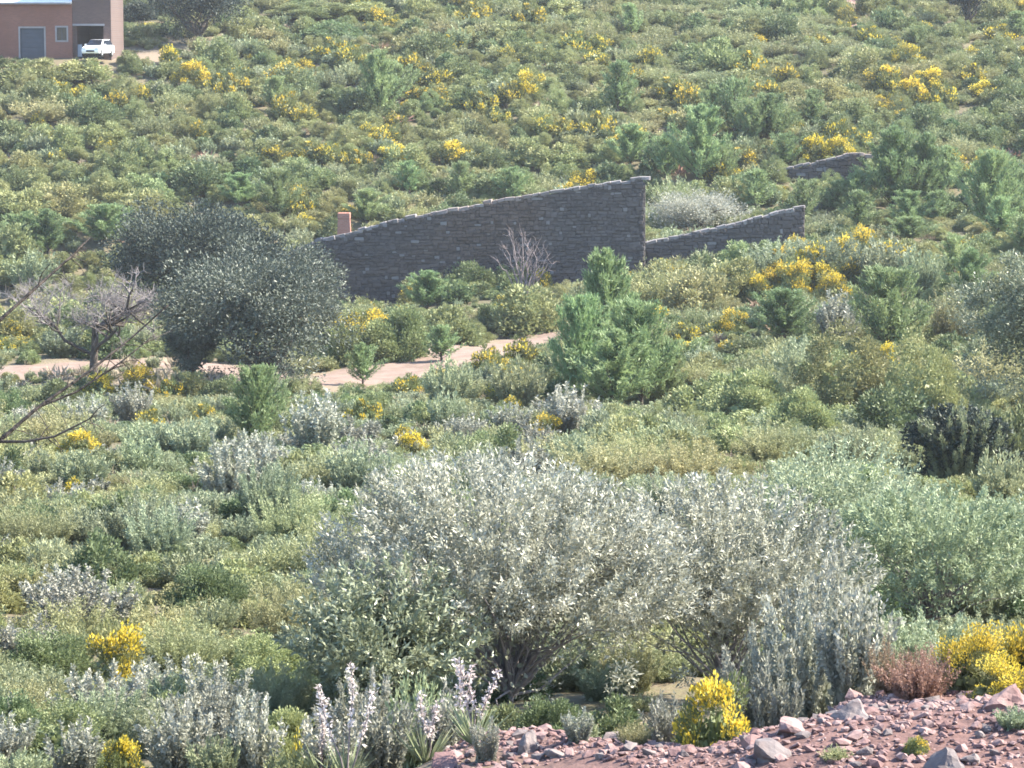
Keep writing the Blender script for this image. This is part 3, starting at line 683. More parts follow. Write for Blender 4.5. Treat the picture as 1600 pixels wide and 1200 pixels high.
def car():
    x = hx(163); y = HD - 1.9
    root = mk('white_car', None, None, (x, y, HG + .03), (0, 0, R(-104)), (.86, .86, .92)); tag(root, 'white car parked nose out at the carport of the brick house', 'car')
    W = 0.83                                  # local +X is the nose
    def ext(bm, prof_, w0, w1f=None):
        n = len(prof_)
        l = [bm.verts.new((p[0], -w0 * (p[2] if len(p) > 2 else 1), p[1])) for p in prof_]; r_ = [bm.verts.new((p[0], w0 * (p[2] if len(p) > 2 else 1), p[1])) for p in prof_]
        bm.faces.new(l); bm.faces.new(r_[::-1])
        for k in range(n): bm.faces.new((l[k], r_[k], r_[(k + 1) % n], l[(k + 1) % n]))
        bmesh.ops.bevel(bm, geom=list(bm.edges), offset=.035, segments=2, affect='EDGES')
    body = [(-1.85, .32), (1.80, .28), (1.90, .48), (1.86, .66), (1.72, .78), (.95, .93), (-1.75, .95), (-1.9, .7)]
    bo = mk('body', bm_mesh('body', lambda bm: ext(bm, body, W), M['carpaint']), root)
    cab = [(1.0, .90, .95), (.25, 1.42, .76), (-1.2, 1.44, .76), (-1.72, .92, .93)]
    mk('roof_pillars', bm_mesh('roof_pillars', lambda bm: ext(bm, cab, W), M['carpaint']), root)
    def scr(bm):
        vs = [bm.verts.new(p) for p in ((.96, -.70, .965), (.96, .70, .965), (.33, .56, 1.395), (.33, -.56, 1.395))]
        bm.faces.new(vs); bmesh.ops.translate(bm, verts=bm.verts, vec=(.03, 0, .02))
        bmesh.ops.solidify(bm, geom=list(bm.faces), thickness=.01)
    mk('windscreen', bm_mesh('windscreen', scr, M['glass']), root)
    for s in (-1, 1):
        def sw(bm, s=s):
            vs = [bm.verts.new(p) for p in ((.80, s * .79, .97), (.22, s * .645, 1.37), (-1.15, s * .645, 1.38), (-1.55, s * .785, .97))]
            bm.faces.new(vs); bmesh.ops.translate(bm, verts=bm.verts, vec=(0, s * .012, .01)); bmesh.ops.solidify(bm, geom=list(bm.faces), thickness=.008)
        mk('side_window', bm_mesh('side_window', sw, M['glass']), root)
        mk('headlight', bm_mesh('headlight', lambda bm: box(bm, 1.74, 1.90, s * .60 - .17, s * .60 + .17, .60, .74, .03), M['headlamp']), root)
        mk('mirror', bm_mesh('mirror', lambda bm: box(bm, .62, .74, s * .92 - .09, s * .92 + .09, .92, 1.06, .03), M['carpaint']), root)
        for ax in (1.2, -1.2):
            def tyre(bm, s=s, ax=ax):
                bmesh.ops.create_cone(bm, cap_ends=True, segments=24, radius1=.31, radius2=.31, depth=.2, matrix=Matrix.Translation((ax, s * .76, .31)) @ Matrix.Rotation(R(90), 4, 'X'))
                bmesh.ops.bevel(bm, geom=[e for e in bm.edges if len(e.link_faces) == 2 and e.calc_face_angle(0) > 1], offset=.03, segments=2, affect='EDGES')
            wh = mk('wheel', bm_mesh('wheel', tyre, M['rubber']), root)
            def rim(bm, s=s, ax=ax):
                bmesh.ops.create_cone(bm, cap_ends=True, segments=16, radius1=.19, radius2=.17, depth=.03, matrix=Matrix.Translation((ax, s * .87, .31)) @ Matrix.Rotation(R(90), 4, 'X'))
            mk('rim', bm_mesh('rim', rim, M['alloy']), wh)
    mk('grille', bm_mesh('grille', lambda bm: box(bm, 1.86, 1.915, -.38, .38, .40, .54, .01), M['rubber']), root)
car()
for q in range(-2, 3): OCC.append((hx(60) + q * 3.0, HD + 3, 4.2))
OCC.append((hx(156), HD - 2.6, 2.6)); OCC.append((hx(156), HD - 5.5, 1.5)); OCC.append((hx(150), HD + 3, 3.5))

# ---------------------------------------------------------------- trees
def curve_pts(a, b, sag, rg, n=5, jit=0.05):
    a, b = np.array(a, float), np.array(b, float); ln = np.linalg.norm(b - a); out = []
    for i in range(n):
        t = i / (n - 1); p = a + (b - a) * t + np.array([0, 0, sag * ln * math.sin(math.pi * t)])
        if 0 < i < n - 1: p = p + rg.normal(size=3) * jit * ln
        out.append(tuple(p))
    return out
def leaf_tree(name, loc, wd, ht, nleaf, L, mat, seed, label, cat='tree', ncl=80, clr=0.13, h0=0.12, wl=0.34, limbs=9, bark='bark', shell=(0.45, 1.0), lean=(0, 0), crown='crown', squash=1.0, up=0.2, trunkr=0.03, spiky=0.0, inner=7):
    rg = np.random.default_rng(seed)
    root = mk(name, None, None, (loc[0], loc[1], loc[2] - .05)); tag(root, label, cat)
    lob = lobed(rg, 10)
    d = unit(rg.normal(size=(ncl, 3))); d[:, 2] = np.where(rg.uniform(size=ncl) < 0.75, np.abs(d[:, 2]), d[:, 2]); d = unit(d)
    r = rg.uniform(shell[0], shell[1], ncl) * lob(d)
    half = np.array([wd / 2, wd / 2 * squash, ht * (1 - h0) / 2 * 1.05])
    cen = np.array([lean[0], lean[1], ht * (h0 + (1 - h0) * 0.45)])
    C = cen + d * r[:, None] * half * 0.9; C[:, 2] = np.maximum(C[:, 2], 0.15)
    ct = rg.uniform(0, 1, ncl); cs = clr * wd * rg.uniform(.6, 1.35, ncl)
    k = rg.integers(0, ncl, nleaf)
    off = unit(rg.normal(size=(nleaf, 3))) * (rg.uniform(size=nleaf) ** 0.45 * cs[k])[:, None]
    off[:, 2] *= 0.8
    pos = C[k] + off; pos[:, 2] = np.maximum(pos[:, 2], 0.03)
    dr = unit(off) * .7 + d[k] * .35 + np.array([0, 0, up]) + rg.normal(size=(nleaf, 3)) * .6
    lv = Leaves(); lv.add(pos, dr, L * rg.uniform(.4, 1.45, nleaf), L * wl * rg.uniform(.6, 1.4, nleaf), np.clip(ct[k] * .6 + .2 + rg.normal(size=nleaf) * .28, 0, 1))
    if spiky:
        ns = int(ncl * 2.2)
        for q in range(ns):
            dq = unit(rg.normal(size=3)); dq[2] = abs(dq[2])
            b0 = cen + dq * lob(dq[None])[0] * half * 0.8; ax = unit(dq * np.array([1, 1, .6]) + np.array([0, 0, .7]) + rg.normal(size=3) * .3)
            m = int(nleaf * spiky / ns); t = rg.uniform(0, 1, m)
            lv.add(b0 + ax * (t * .26 * ht)[:, None] + rg.normal(size=(m, 3)) * .006 * wd, ax + rg.normal(size=(m, 3)) * .8, L * rg.uniform(.7, 1.2, m), L * wl, np.clip(rg.uniform(.3, 1) + rg.normal(size=m) * .2, 0, 1))
    m = nleaf // inner
    q = unit(rg.normal(size=(m, 3))); q = cen + q * (rg.uniform(.05, .6, m) * lob(q))[:, None] * half; q[:, 2] = np.maximum(q[:, 2], .1)
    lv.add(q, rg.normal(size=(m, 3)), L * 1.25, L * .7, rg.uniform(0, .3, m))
    mk(crown, lv.mesh(crown, mat, rg), root)
    paths = []
    fork = np.array([lean[0] * .2, lean[1] * .2, ht * max(.12, h0 * .9)])
    R0 = trunkr * wd
    paths.append((curve_pts((0, 0, -.3), fork, 0, rg, 4, .03), [R0 * 1.25, R0, R0 * .9, R0 * .85]))
    for i in rg.choice(ncl, min(limbs, ncl), replace=False):
        paths.append((curve_pts(fork, C[i], rg.uniform(-.02, .12), rg, 5, .04), [R0 * .6, R0 * .45, R0 * .32, R0 * .2, R0 * .07]))
    mk('trunk', tube_mesh('trunk', paths, M[bark], 7), root)
    OCC.append((loc[0], loc[1], wd * 0.42)); KEEP.append((proj(loc)[0], wd * F / loc[1] * .36, proj((loc[0], loc[1], loc[2] + ht * .12))[1], loc[1])); return root
def spec(px, top, base, wpx, d=None):
    g = G(px, base) if d is None else np.array(gx(px, d))
    d = g[1]; return g, wpx * d / F, (proj(g)[1] - top) * d / F
g, wd, ht = spec(326, 305, 455, 285, 158)
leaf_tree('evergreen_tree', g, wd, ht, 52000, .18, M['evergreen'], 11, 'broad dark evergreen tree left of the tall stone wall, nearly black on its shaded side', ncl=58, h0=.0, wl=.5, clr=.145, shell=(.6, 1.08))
g, wd, ht = spec(418, 368, 606, 345)
leaf_tree('olive_tree', g, wd, ht, 44000, .15, M['olivedark'], 12, 'large grey-green olive tree between the bare tree and the tall stone wall', ncl=70, h0=.0, clr=.115, wl=.36, shell=(.5, 1.1))
g, wd, ht = spec(300, 470, 606, 110)
leaf_tree('olive_tree', g, wd, ht, 12000, .14, M['olivedark'], 13, 'lower dark olive crown against the left flank of the large olive', ncl=50, h0=.02)
g, wd, ht = spec(312, -45, 72, 165)
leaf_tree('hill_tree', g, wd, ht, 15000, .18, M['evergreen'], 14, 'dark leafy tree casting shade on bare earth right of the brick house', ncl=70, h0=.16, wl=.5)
g, wd, ht = spec(1512, -60, 48, 112)
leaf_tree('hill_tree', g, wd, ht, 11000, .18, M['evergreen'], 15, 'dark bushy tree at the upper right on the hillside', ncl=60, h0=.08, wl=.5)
g, wd, ht = spec(1632, 370, 662, 300)
leaf_tree('olive_tree', g, wd, ht, 36000, .125, M['olive'], 16, 'silvery olive tree cut off by the right edge of the photo', ncl=150, h0=.12, clr=.08, wl=.34)
g, wd, ht = spec(1088, 296, 375, 160, 182)
leaf_tree('young_olive', g, wd, ht, 14000, .14, M['sage'], 17, 'pale silver young olive behind the low stone wall', ncl=60, h0=.03)
g, wd, ht = spec(215, 5, 38, 70)
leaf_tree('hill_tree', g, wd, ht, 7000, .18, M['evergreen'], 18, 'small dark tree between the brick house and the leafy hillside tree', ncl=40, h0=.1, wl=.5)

g, wd, ht = spec(1495, 640, 757, 165)
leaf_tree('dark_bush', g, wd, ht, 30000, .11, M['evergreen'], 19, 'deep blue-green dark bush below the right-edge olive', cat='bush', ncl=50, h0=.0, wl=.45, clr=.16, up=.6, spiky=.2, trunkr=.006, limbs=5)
def bare_tree(name, loc, ht, wd, label, seed, levels=5, bark='bark', twig='greybark', trunk_frac=.32, r0=.17, cat='tree', upb=.45, kids=(4, 6), twr=.010, nbig=2):
    rg = np.random.default_rng(seed); root = mk(name, None, None, (loc[0], loc[1], loc[2] - .05)); tag(root, label, cat)
    big, small = [], []
    def grow(p, d, ln, r, lv):
        pts = [p]; dd = d
        for i in range(3):
            dd = unit(dd + rg.normal(size=3) * (.2 if lv else .06) + np.array([0, 0, .06])); pts.append(pts[-1] + dd * ln / 3)
        rad = [r, r * .88, r * .76, r * .62]
        (big if lv < nbig else small).append(([tuple(q) for q in pts], rad))
        if lv >= levels: return
        for _ in range(rg.integers(kids[0], kids[1] + 1) if lv else kids[0] + 1):
            t = rg.uniform(.45, 1.0); b = pts[1] + (pts[3] - pts[1]) * max(0, (t - .33) / .67)
            side = unit(rg.normal(size=3) * np.array([1, 1, .6])); nd = unit(dd * .6 + side * (1.0 if lv else 1.25) + np.array([0, 0, upb * .3]))
            grow(b, nd, ln * rg.uniform(.55, .8), max(r * rg.uniform(.42, .6), twr), lv + 1)
    grow(np.array([0, 0, -.1]), unit(np.array([-.05, 0, 1.0])), ht * trunk_frac, r0, 0)
    allp = np.array([q for pts, _ in big + small for q in pts]); sx = wd / 2 / np.percentile(np.abs(allp[:, :2]), 96); sz = ht / np.percentile(allp[:, 2], 99)
    fix = lambda L_: [([(a * sx, b * sx, c * sz) for a, b, c in pts], rad) for pts, rad in L_]
    mk('trunk', tube_mesh('trunk', fix(big), M[bark], 7), root); mk('twigs', tube_mesh('twigs', fix(small), M[twig], 3), root)
    OCC.append((loc[0], loc[1], wd * .3)); return root
g, wd, ht = spec(147, 425, 600, 200)
bare_tree('bare_tree', g, ht, wd, 'bare grey tree with a dark forked trunk beside the dirt track', 21, levels=5, twr=.007, trunk_frac=.32, r0=.2, nbig=3, kids=(4, 5))
def fan_shrub():
    g, wd, ht = spec(820, 356, 472, 95, 161); rg = np.random.default_rng(77)
    root = mk('bare_shrub', None, None, (g[0], g[1], g[2] - .05)); tag(root, 'leafless pale shrub fanning out against the tall stone wall', 'shrub')
    st, tw = [], []
    for i in range(15):
        f = (i + .5) / 15 * 2 - 1
        e = np.array([f * wd * .5 + rg.normal() * .1, rg.normal() * .35, ht * (1.02 - .42 * f * f) * rg.uniform(.75, 1.05)])
        pts = curve_pts((f * .12, 0, 0), e, .03, rg, 6, .035); st.append((pts, [.045, .04, .034, .028, .02, .012]))
        for _ in range(9):
            j = rg.integers(2, 6); p = np.array(pts[j]) * .6 + np.array(pts[j - 1]) * .4
            q = p + unit(unit(e) + rg.normal(size=3) * .55) * rg.uniform(.3, .85); tw.append((curve_pts(p, q, .05, rg, 4, .05), [.016, .013, .010, .007]))
    mk('stems', tube_mesh('stems', st, M['palebark'], 5), root); mk('twigs', tube_mesh('twigs', tw, M['palebark'], 4), root)
    OCC.append((g[0], g[1], 1.2)); KEEP.append((820, 40, 455, g[1]))
fan_shrub()
def near_branches():
    d = 16.5; b = gx(-190, d)
    root = mk('leafless_tree', None, None, (b[0], b[1], b[2] - .05)); tag(root, 'dark leafless branches of a near tree reaching in from the left edge', 'tree')
    o = np.array([b[0], b[1], b[2] - .05]); rg = np.random.default_rng(5)
    Q = lambda px, py, dd=0: tuple(P(px, py, d + dd) - o)
    t1, t2 = Q(-150, 900), Q(-110, 700)
    mk('trunk', tube_mesh('trunk', [([(0, 0, -.1), tuple(np.array(t1) * .5), t1, t2, Q(-100, 560), Q(-130, 380)], [.05, .045, .035, .028, .02, .01])], M['bark'], 7), root)
    B = [([Q(-105, 600), Q(-50, 548), Q(0, 500), Q(50, 455, .1), Q(112, 400, .2), Q(140, 372, .3)], [.016, .013, .011, .009, .006, .003]),
         ([t2, Q(-40, 735), Q(0, 688), Q(60, 636, .1), Q(140, 580, .2), Q(205, 528, .3), Q(264, 476, .4)], [.018, .015, .012, .010, .008, .006, .003]),
         ([Q(0, 690), Q(40, 690, -.05), Q(85, 682, -.1), Q(125, 662, -.1), Q(152, 648, -.1)], [.011, .009, .007, .005, .002]),
         ([Q(60, 636, .1), Q(120, 612, .15), Q(190, 565, .2), Q(245, 520, .3)], [.008, .007, .005, .003])]
    for pts, rd in B:
        br = mk('branch', tube_mesh('branch', [(pts, rd)], M['bark'], 6), root); tw = []
        for _ in range(9):
            i = rg.integers(2, len(pts)); p = np.array(pts[i - 1]) + (np.array(pts[i]) - np.array(pts[i - 1])) * rg.uniform()
            e = p + unit(np.array([.6, rg.normal() * .4, rg.normal() * .8])) * rg.uniform(.06, .22)
            tw.append((curve_pts(p, e, .05, rg, 3), [.004, .003, .0015]))
        mk('twigs', tube_mesh('twigs', tw, M['bark'], 4), br)
near_branches()

# ---------------------------------------------------------------- foreground bushes
g, wd, ht = spec(800, 738, 1128, 590, 30)
leaf_tree('olive_bush', g, wd, ht, 21000, .066, M['silver'], 31, 'large silver-leaved olive bush in the foreground centre', cat='bush', ncl=190, h0=.02, clr=.062, wl=.30, limbs=70, bark='greybark', trunkr=.008, shell=(.2, 1.0), squash=.8, spiky=2.2, inner=20)
g, wd, ht = spec(1130, 770, 1122, 420, 31.5)
leaf_tree('olive_bush', g, wd, ht, 14000, .068, M['silver'], 32, 'second silver olive bush right of the large one, behind the yellow gorse', cat='bush', ncl=130, h0=.02, clr=.065, wl=.30, limbs=50, bark='greybark', trunkr=.009, shell=(.2, 1.0), squash=.8, spiky=2.2, inner=20)
g, wd, ht = spec(600, 880, 1150, 260, 28.5)
leaf_tree('olive_bush', g, wd, ht, 13000, .075, M['olive'], 33, 'grey-green olive bush at the left foot of the large silver one', cat='bush', ncl=80, h0=.02, clr=.10, wl=.34, limbs=14, bark='greybark', trunkr=.012, spiky=.4)
g, wd, ht = spec(1450, 775, 1010, 380, 39)
leaf_tree('olive_bush', g, wd, ht, 11000, .085, M['rosemary'], 34, 'twiggy olive-brown bush behind the gorse at the right', cat='bush', ncl=130, h0=.02, clr=.07, wl=.25, limbs=80, bark='greybark', trunkr=.008, spiky=2.0, inner=20)
g, wd, ht = spec(1290, 690, 880, 300, 47)
leaf_tree('olive_bush', g, wd, ht, 11000, .085, M['rosemary'], 35, 'grey-green bush above the second silver olive bush', cat='bush', ncl=90, h0=.02, clr=.10, wl=.3, limbs=16, bark='greybark', trunkr=.010, spiky=.4)
place('sage', gx(1245, 25.2), 1.1, 1.12, label='tall pale silver-stemmed shrub right of the foreground gorse', var=0)
place('sage', gx(1185, 26.0), 0.95, 1.0, label='smaller silver-stemmed shrub just behind the foreground gorse', var=1)
place('sage', gx(1322, 24.6), 0.8, 0.72, label='silver-stemmed shrub left of the rust-brown dry plant', var=2)
place('sage', gx(1285, 26.6), 1.1, 1.22, label='tallest silver-stemmed shrub, behind the others right of the foreground gorse', var=1)
place('sage', gx(1205, 24.2), 0.55, 0.65, label='lowest silver-stemmed shrub directly behind the slanting red-brown rock', var=2)
place('kermes', gx(960, 27.4), 0.9, 0.5, label='low dark green shrub at the foot of the large silver olive bush', var=0)
place('kermes', gx(1030, 26.6), 0.7, 0.45, label='low dark green shrub left behind the cone-shaped gorse', var=1)
place('kermes', gx(860, 26.8), 0.9, 0.55, label='low dark green shrub behind the rounded red-brown rock', var=1)
place('rosemary', gx(905, 25.6), 0.6, 0.42, label='low grey-green tuft behind the block-shaped brown rock', var=0)
place('kermes', gx(780, 27.2), 0.8, 0.45, label='low dark green shrub behind the pale flower spikes', var=0)
place('mastic', gx(1000, 25.0), 0.6, 0.40, label='low yellow-green shrub behind the pale cream rock', var=1)
place('rustbush', gx(1418, 22.8), 0.7, 0.46, label='rust-brown dry plant behind the red rubble bank')
place('rustbush', gx(1378, 23.2), 0.5, 0.5, label='small dry reddish plant left of the larger rust-brown one')
place('straw', gx(1440, 23.4), 0.5, 0.36, label='pale straw tuft behind the rust-brown dry plant')
place('gorse', gx(1108, 20.9), 0.62, 0.66, label='bright yellow cone-shaped gorse among the foreground rocks', var=1)
place('gorse', gx(1498, 23.2), 0.85, 0.66, label='yellow gorse above the red rubble bank near the right edge', var=1)
place('gorse', gx(1592, 23.8), 1.0, 0.92, label='tall yellow gorse cut by the right edge above the rubble', var=1)
place('gorse', gx(1556, 22.4), 0.75, 0.46, label='low yellow gorse between two taller ones by the right edge', var=1)
place('gorse', G(182, 1078), 1.0, 0.80, label='solitary bright yellow gorse at the lower left', var=1)
place('gorse', gx(203, 23.6), 0.42, 0.46, label='small yellow gorse just below the solitary one at lower left', var=0)
place('gorse', gx(482, 23.4), 0.26, 0.50, label='tiny yellow gorse left of the pale flower spikes', var=0)
for px, d_, w_, h_, kd in ((50, 22.8, .7, .32, 'rosemary'), (130, 23.2, .6, .38, 'sage'), (290, 23.0, .75, .5, 'sage'), (345, 22.6, .6, .42, 'rosemary'), (410, 22.8, .6, .52, 'sage'), (460, 22.4, .5, .30, 'broom'), (520, 22.6, .7, .42, 'sage'), (605, 22.8, .6, .55, 'sage'), (690, 23.2, .55, .5, 'sage'),
                      (350, 25, 1.0, .75, 'sage'), (100, 25.2, 1.1, .5, 'mastic'), (260, 26, .9, .55, 'rosemary'), (575, 25.5, .9, .75, 'sage'), (450, 26.3, 1.0, .6, 'mastic'), (0, 24.5, .9, .5, 'sage'), (655, 24.6, .8, .8, 'rosemary'), (30, 26.5, 1.0, .6, 'kermes'), (900, 21.2, .3, .2, 'sage'), (985, 20.9, .3, .22, 'broom'), (1030, 21.4, .4, .4, 'sage'), (760, 21.0, .3, .25, 'sage'),
                      (1560, 19.2, .4, .16, 'rosemary'), (1410, 18.9, .2, .14, 'gorse'), (1290, 18.9, .25, .12, 'broom')):
    place(kd, gx(px, d_), w_, h_, desc='low silvery foreground plant' if kd == 'sage' else 'low foreground plant')
def asphodel(px, base_d, top_row, label, seed, n=3):
    g = gx(px, base_d); rg = np.random.default_rng(seed); root = mk('flower_spike_plant', None, None, (g[0], g[1], g[2] - .03)); tag(root, label, 'flower')
    ht = P(px, top_row, base_d)[2] - g[2]
    stem, fl, lf = [], Leaves(), Leaves()
    for s in range(n):
        e = np.array([rg.normal() * .10 + (s - (n - 1) / 2) * .09, rg.normal() * .05, ht * rg.uniform(.72, 1.0)])
        pts = curve_pts((0, 0, 0), e, 0, rg, 5, .025); stem.append((pts, [.008, .007, .006, .005, .003]))
        m = 90; t = rg.uniform(.45, 1.0, m); pp = np.array(pts); ps = np.stack([np.interp(t, np.linspace(0, 1, 5), pp[:, i]) for i in range(3)], 1)
        fl.add(ps + rg.normal(size=(m, 3)) * .012, rg.normal(size=(m, 3)) + np.array([0, 0, .4]), rg.uniform(.025, .05, m), .02, rg.uniform(0, 1, m))
    a = rg.uniform(0, 6.28, 60)
    lf.add(np.zeros((60, 3)), np.stack([np.cos(a), np.sin(a), rg.uniform(.8, 2.2, 60)], 1), rg.uniform(.2, .45, 60), .018, rg.uniform(0, 1, 60))
    mk('stem', tube_mesh('stem', stem, M['palebark'], 5), root); mk('petals', fl.mesh('petals', M['petal'], rg), root); mk('leaves', lf.mesh('leaves', M['rosemary'], rg), root)
asphodel(548, 22.0, 1015, 'tall pale pink flower spikes left of the stony patch', 41, 3)
asphodel(742, 21.9, 1022, 'pale flower spikes standing at the left end of the stony patch', 42, 4)
asphodel(512, 22.4, 1070, 'shorter whitish flower spikes at the far left of the tall pink ones', 43, 2)
asphodel(668, 22.2, 1075, 'thin whitish flower spikes between two taller flowering plants', 44, 2)

# ---------------------------------------------------------------- rocks
def rock_mat(name, a, b, c):
    m, nd, lk = new_mat(name); ge = nd.new('ShaderNodeNewGeometry'); pos = ge.outputs['Position']; oi = nd.new('ShaderNodeObjectInfo')
    at = nd.new('ShaderNodeAttribute'); at.attribute_name = 'tone'
    ad = nd.new('ShaderNodeMath'); ad.operation = 'ADD'; lk.new(oi.outputs['Random'], ad.inputs[0]); lk.new(at.outputs['Fac'], ad.inputs[1])
    fr = nd.new('ShaderNodeMath'); fr.operation = 'FRACT'; lk.new(ad.outputs[0], fr.inputs[0])
    cc = mix(nd, lk, fr.outputs[0], a, b); cc = mix(nd, lk, mrange(nd, lk, noise(nd, lk, 7, 8, pos), .4, .65, 0, .8), cc, c)
    p = nd.new('ShaderNodeBsdfPrincipled'); lk.new(cc, p.inputs['Base Color']); p.inputs['Roughness'].default_value = .88; p.inputs['Specular IOR Level'].default_value = .25
    bb = nd.new('ShaderNodeBump'); bb.inputs['Strength'].default_value = .6; bb.inputs['Distance'].default_value = .02; lk.new(noise(nd, lk, 22, 8, pos), bb.inputs['Height']); lk.new(bb.outputs[0], p.inputs['Normal'])
    o = nd.new('ShaderNodeOutputMaterial'); lk.new(p.outputs[0], o.inputs[0]); return m
M['redrock'] = rock_mat('red_rock', (0.165, 0.098, 0.092), (0.270, 0.195, 0.180), (0.120, 0.066, 0.062))
M['greyrock'] = rock_mat('grey_rock', (0.120, 0.102, 0.100), (0.195, 0.165, 0.155), (0.095, 0.072, 0.070))
def rock_mesh(seed, mat, sub=2, cuts=9):
    r = np.random.default_rng(seed); bm = bmesh.new(); bmesh.ops.create_icosphere(bm, subdivisions=sub, radius=.5)
    V = np.array([v.co[:] for v in bm.verts])
    for _ in range(cuts):
        n = unit(r.normal(size=3)); h = r.uniform(.24, .40); dd = V @ n - h; V = V - np.maximum(dd, 0)[:, None] * n
    for _ in range(14):
        f = r.normal(size=3) * 9; V += unit(V) * (np.sin(V @ f + r.uniform(0, 6.3)) * .012)[:, None]
    V += r.normal(size=V.shape) * .007
    for v, c in zip(bm.verts, V): v.co = c
    me = bpy.data.meshes.new('rock'); bm.to_mesh(me); bm.free(); me.materials.append(mat); return me
RR = [rock_mesh(300 + i, M['redrock'], 3) for i in range(5)]; RG_ = [rock_mesh(320 + i, M['greyrock'], 3) for i in range(5)]
SR = [rock_mesh(340 + i, M['redrock'] if i % 3 else M['greyrock'], 1, 6) for i in range(9)]
def rock(px, row, d, sx, sy, sz, mesh, label, rot=None):
    c = G(px, row + .30 * sz * F / d); d = c[1]; z = c[2] + sz * .08
    o = mk('rock', mesh, None, (c[0], d, z), rot or (random.uniform(-.3, .3), random.uniform(-.3, .3), random.uniform(0, 6.3)), (sx * .88, sy * .88, sz * .85)); tag(o, label, 'rock')
k = 1 / 220.0
for px, row, d, sx, sy, sz, ms, lb in ((868, 1117, 22.4, .22, .24, .16, RR[0], 'rounded red-brown rock at the back of the stony patch'),
    (942, 1137, 22.2, .30, .28, .20, RR[1], 'block-shaped brown rock with a pale lit top in the stony patch'),
    (830, 1155, 21.6, .22, .24, .30, RG_[0], 'upright dark grey rock at the left of the stony patch'),
    (800, 1105, 22.4, .26, .24, .16, RG_[1], 'pale pinkish rock at the rear left of the stony patch'),
    (993, 1145, 21.9, .22, .22, .14, RG_[2], 'pale cream rock left of the cone-shaped gorse'),
    (1066, 1172, 20.3, .22, .2, .12, RR[2], 'small dark rock just left below the cone-shaped gorse'),
    (1212, 1166, 19.8, .42, .36, .24, RG_[3], 'grey-violet rock right of the cone-shaped gorse'),
    (1238, 1132, 20.4, .42, .36, .20, RR[3], 'slanting red-brown rock at the left end of the rubble bank'),
    (1330, 1112, 20.5, .56, .4, .16, RG_[4], 'long flat pale-topped rock on the crest of the rubble bank'),
    (1575, 1085, 20.2, .46, .4, .26, RR[4], 'big red rock with a white lit top at the right edge'),
    (1480, 1188, 19.0, .42, .36, .30, RG_[0], 'grey pointed rock at the bottom of the rubble bank'),
    (1520, 1180, 19.1, .2, .2, .12, RG_[2], 'small white stone right of the grey pointed rock'),
    (1350, 1172, 19.2, .14, .14, .10, RG_[1], 'small pale round stone low on the rubble bank'),
    (870, 1175, 21.4, .2, .2, .12, RG_[3], 'low pale stone in front of the upright grey rock'),
    (350, 985, 33.0, .34, .14, .12, RG_[4], 'lone pale stone lying among shrubs at the left')):
    rock(px, row, d, sx, sy, sz, ms, lb)
NAMED = [(868, 1117, 'the rounded red-brown rock'), (942, 1137, 'the block-shaped brown rock'), (830, 1155, 'the upright dark grey rock'), (800, 1105, 'the pale pinkish rock'), (993, 1145, 'the pale cream rock'), (1066, 1172, 'the cone-shaped gorse'), (1212, 1166, 'the grey-violet rock'), (1238, 1132, 'the slanting red-brown rock'),
         (1330, 1112, 'the long flat rock'), (1575, 1085, 'the big red edge rock'), (1480, 1188, 'the grey pointed rock'), (1350, 1172, 'the pale round stone'), (1418, 1060, 'the rust-brown dry plant'), (742, 1150, 'the pale flower spikes')]
n_st = 0; gv, gf, gt, gb = [], [], [], 0
SV = [(np.array([v.co[:] for v in m.vertices]), [tuple(p.vertices) for p in m.polygons]) for m in SR]
cand = []
for _ in range(40000):
    y = random.uniform(17.6, 24.6); x = random.uniform(-1.6, 4.6)
    on = (x > -0.55 and x < 1.2 and 20.6 < y < 23.2) or (x > 0.75 - 0.4 * (y - 20) and y < 21.6 + .2 * x) or (x > 1.5 and y < 24.6)
    if not on: continue
    s = min(.26, .02 + random.expovariate(1 / .023)); cand.append((s, x, y))
cand = random.sample(cand, min(len(cand), 8500)); cand.sort(reverse=True)
for i, (s, x, y) in enumerate(cand):
    z = float(H(x, y)) + s * .12; j = random.randrange(9); rot = (random.uniform(-.5, .5), random.uniform(-.5, .5), random.uniform(0, 6.3)); sc3 = (s * random.uniform(.8, 1.5), s * random.uniform(.8, 1.3), s * random.uniform(.45, .85))
    px, py = proj((x, y, z))
    if n_st < 285 and -20 < px < 1620 and py < 1215:
        o = mk('loose_stone', SR[j], None, (x, y, z), rot, sc3); n_st += 1
        o['category'] = 'stone'
        nr = min(NAMED, key=lambda l: (l[0] - px) ** 2 + (l[1] - py) ** 2); dx, dy = px - nr[0], py - nr[1]
        rel = ('left of ' if dx < 0 else 'right of ') if abs(dx) > abs(dy) else ('behind ' if dy < 0 else 'in front of ')
        ds = ('angular red stone ' if j % 3 else 'angular grey stone ') + rel + nr[2]
        PENDING.append((o, ds, ds, px, py))
    else:
        from mathutils import Euler
        mt = np.array(Euler(rot).to_matrix()); v, f = SV[j]
        gv.append((v * np.array(sc3)) @ mt.T + np.array([x, y, z])); gt.append(np.full(len(v), random.random())); gf += [tuple(q + gb for q in t) for t in f]; gb += len(v)
me = bpy.data.meshes.new('rubble'); me.from_pydata(np.concatenate(gv).tolist(), [], gf); me.materials.append(M['redrock'])
a = me.attributes.new('tone', 'FLOAT', 'POINT'); a.data.foreach_set('value', np.concatenate(gt).astype(np.float32))
tag(mk('rubble', me), 'loose red gravel and chips covering the stony bank', 'gravel', kind='stuff')

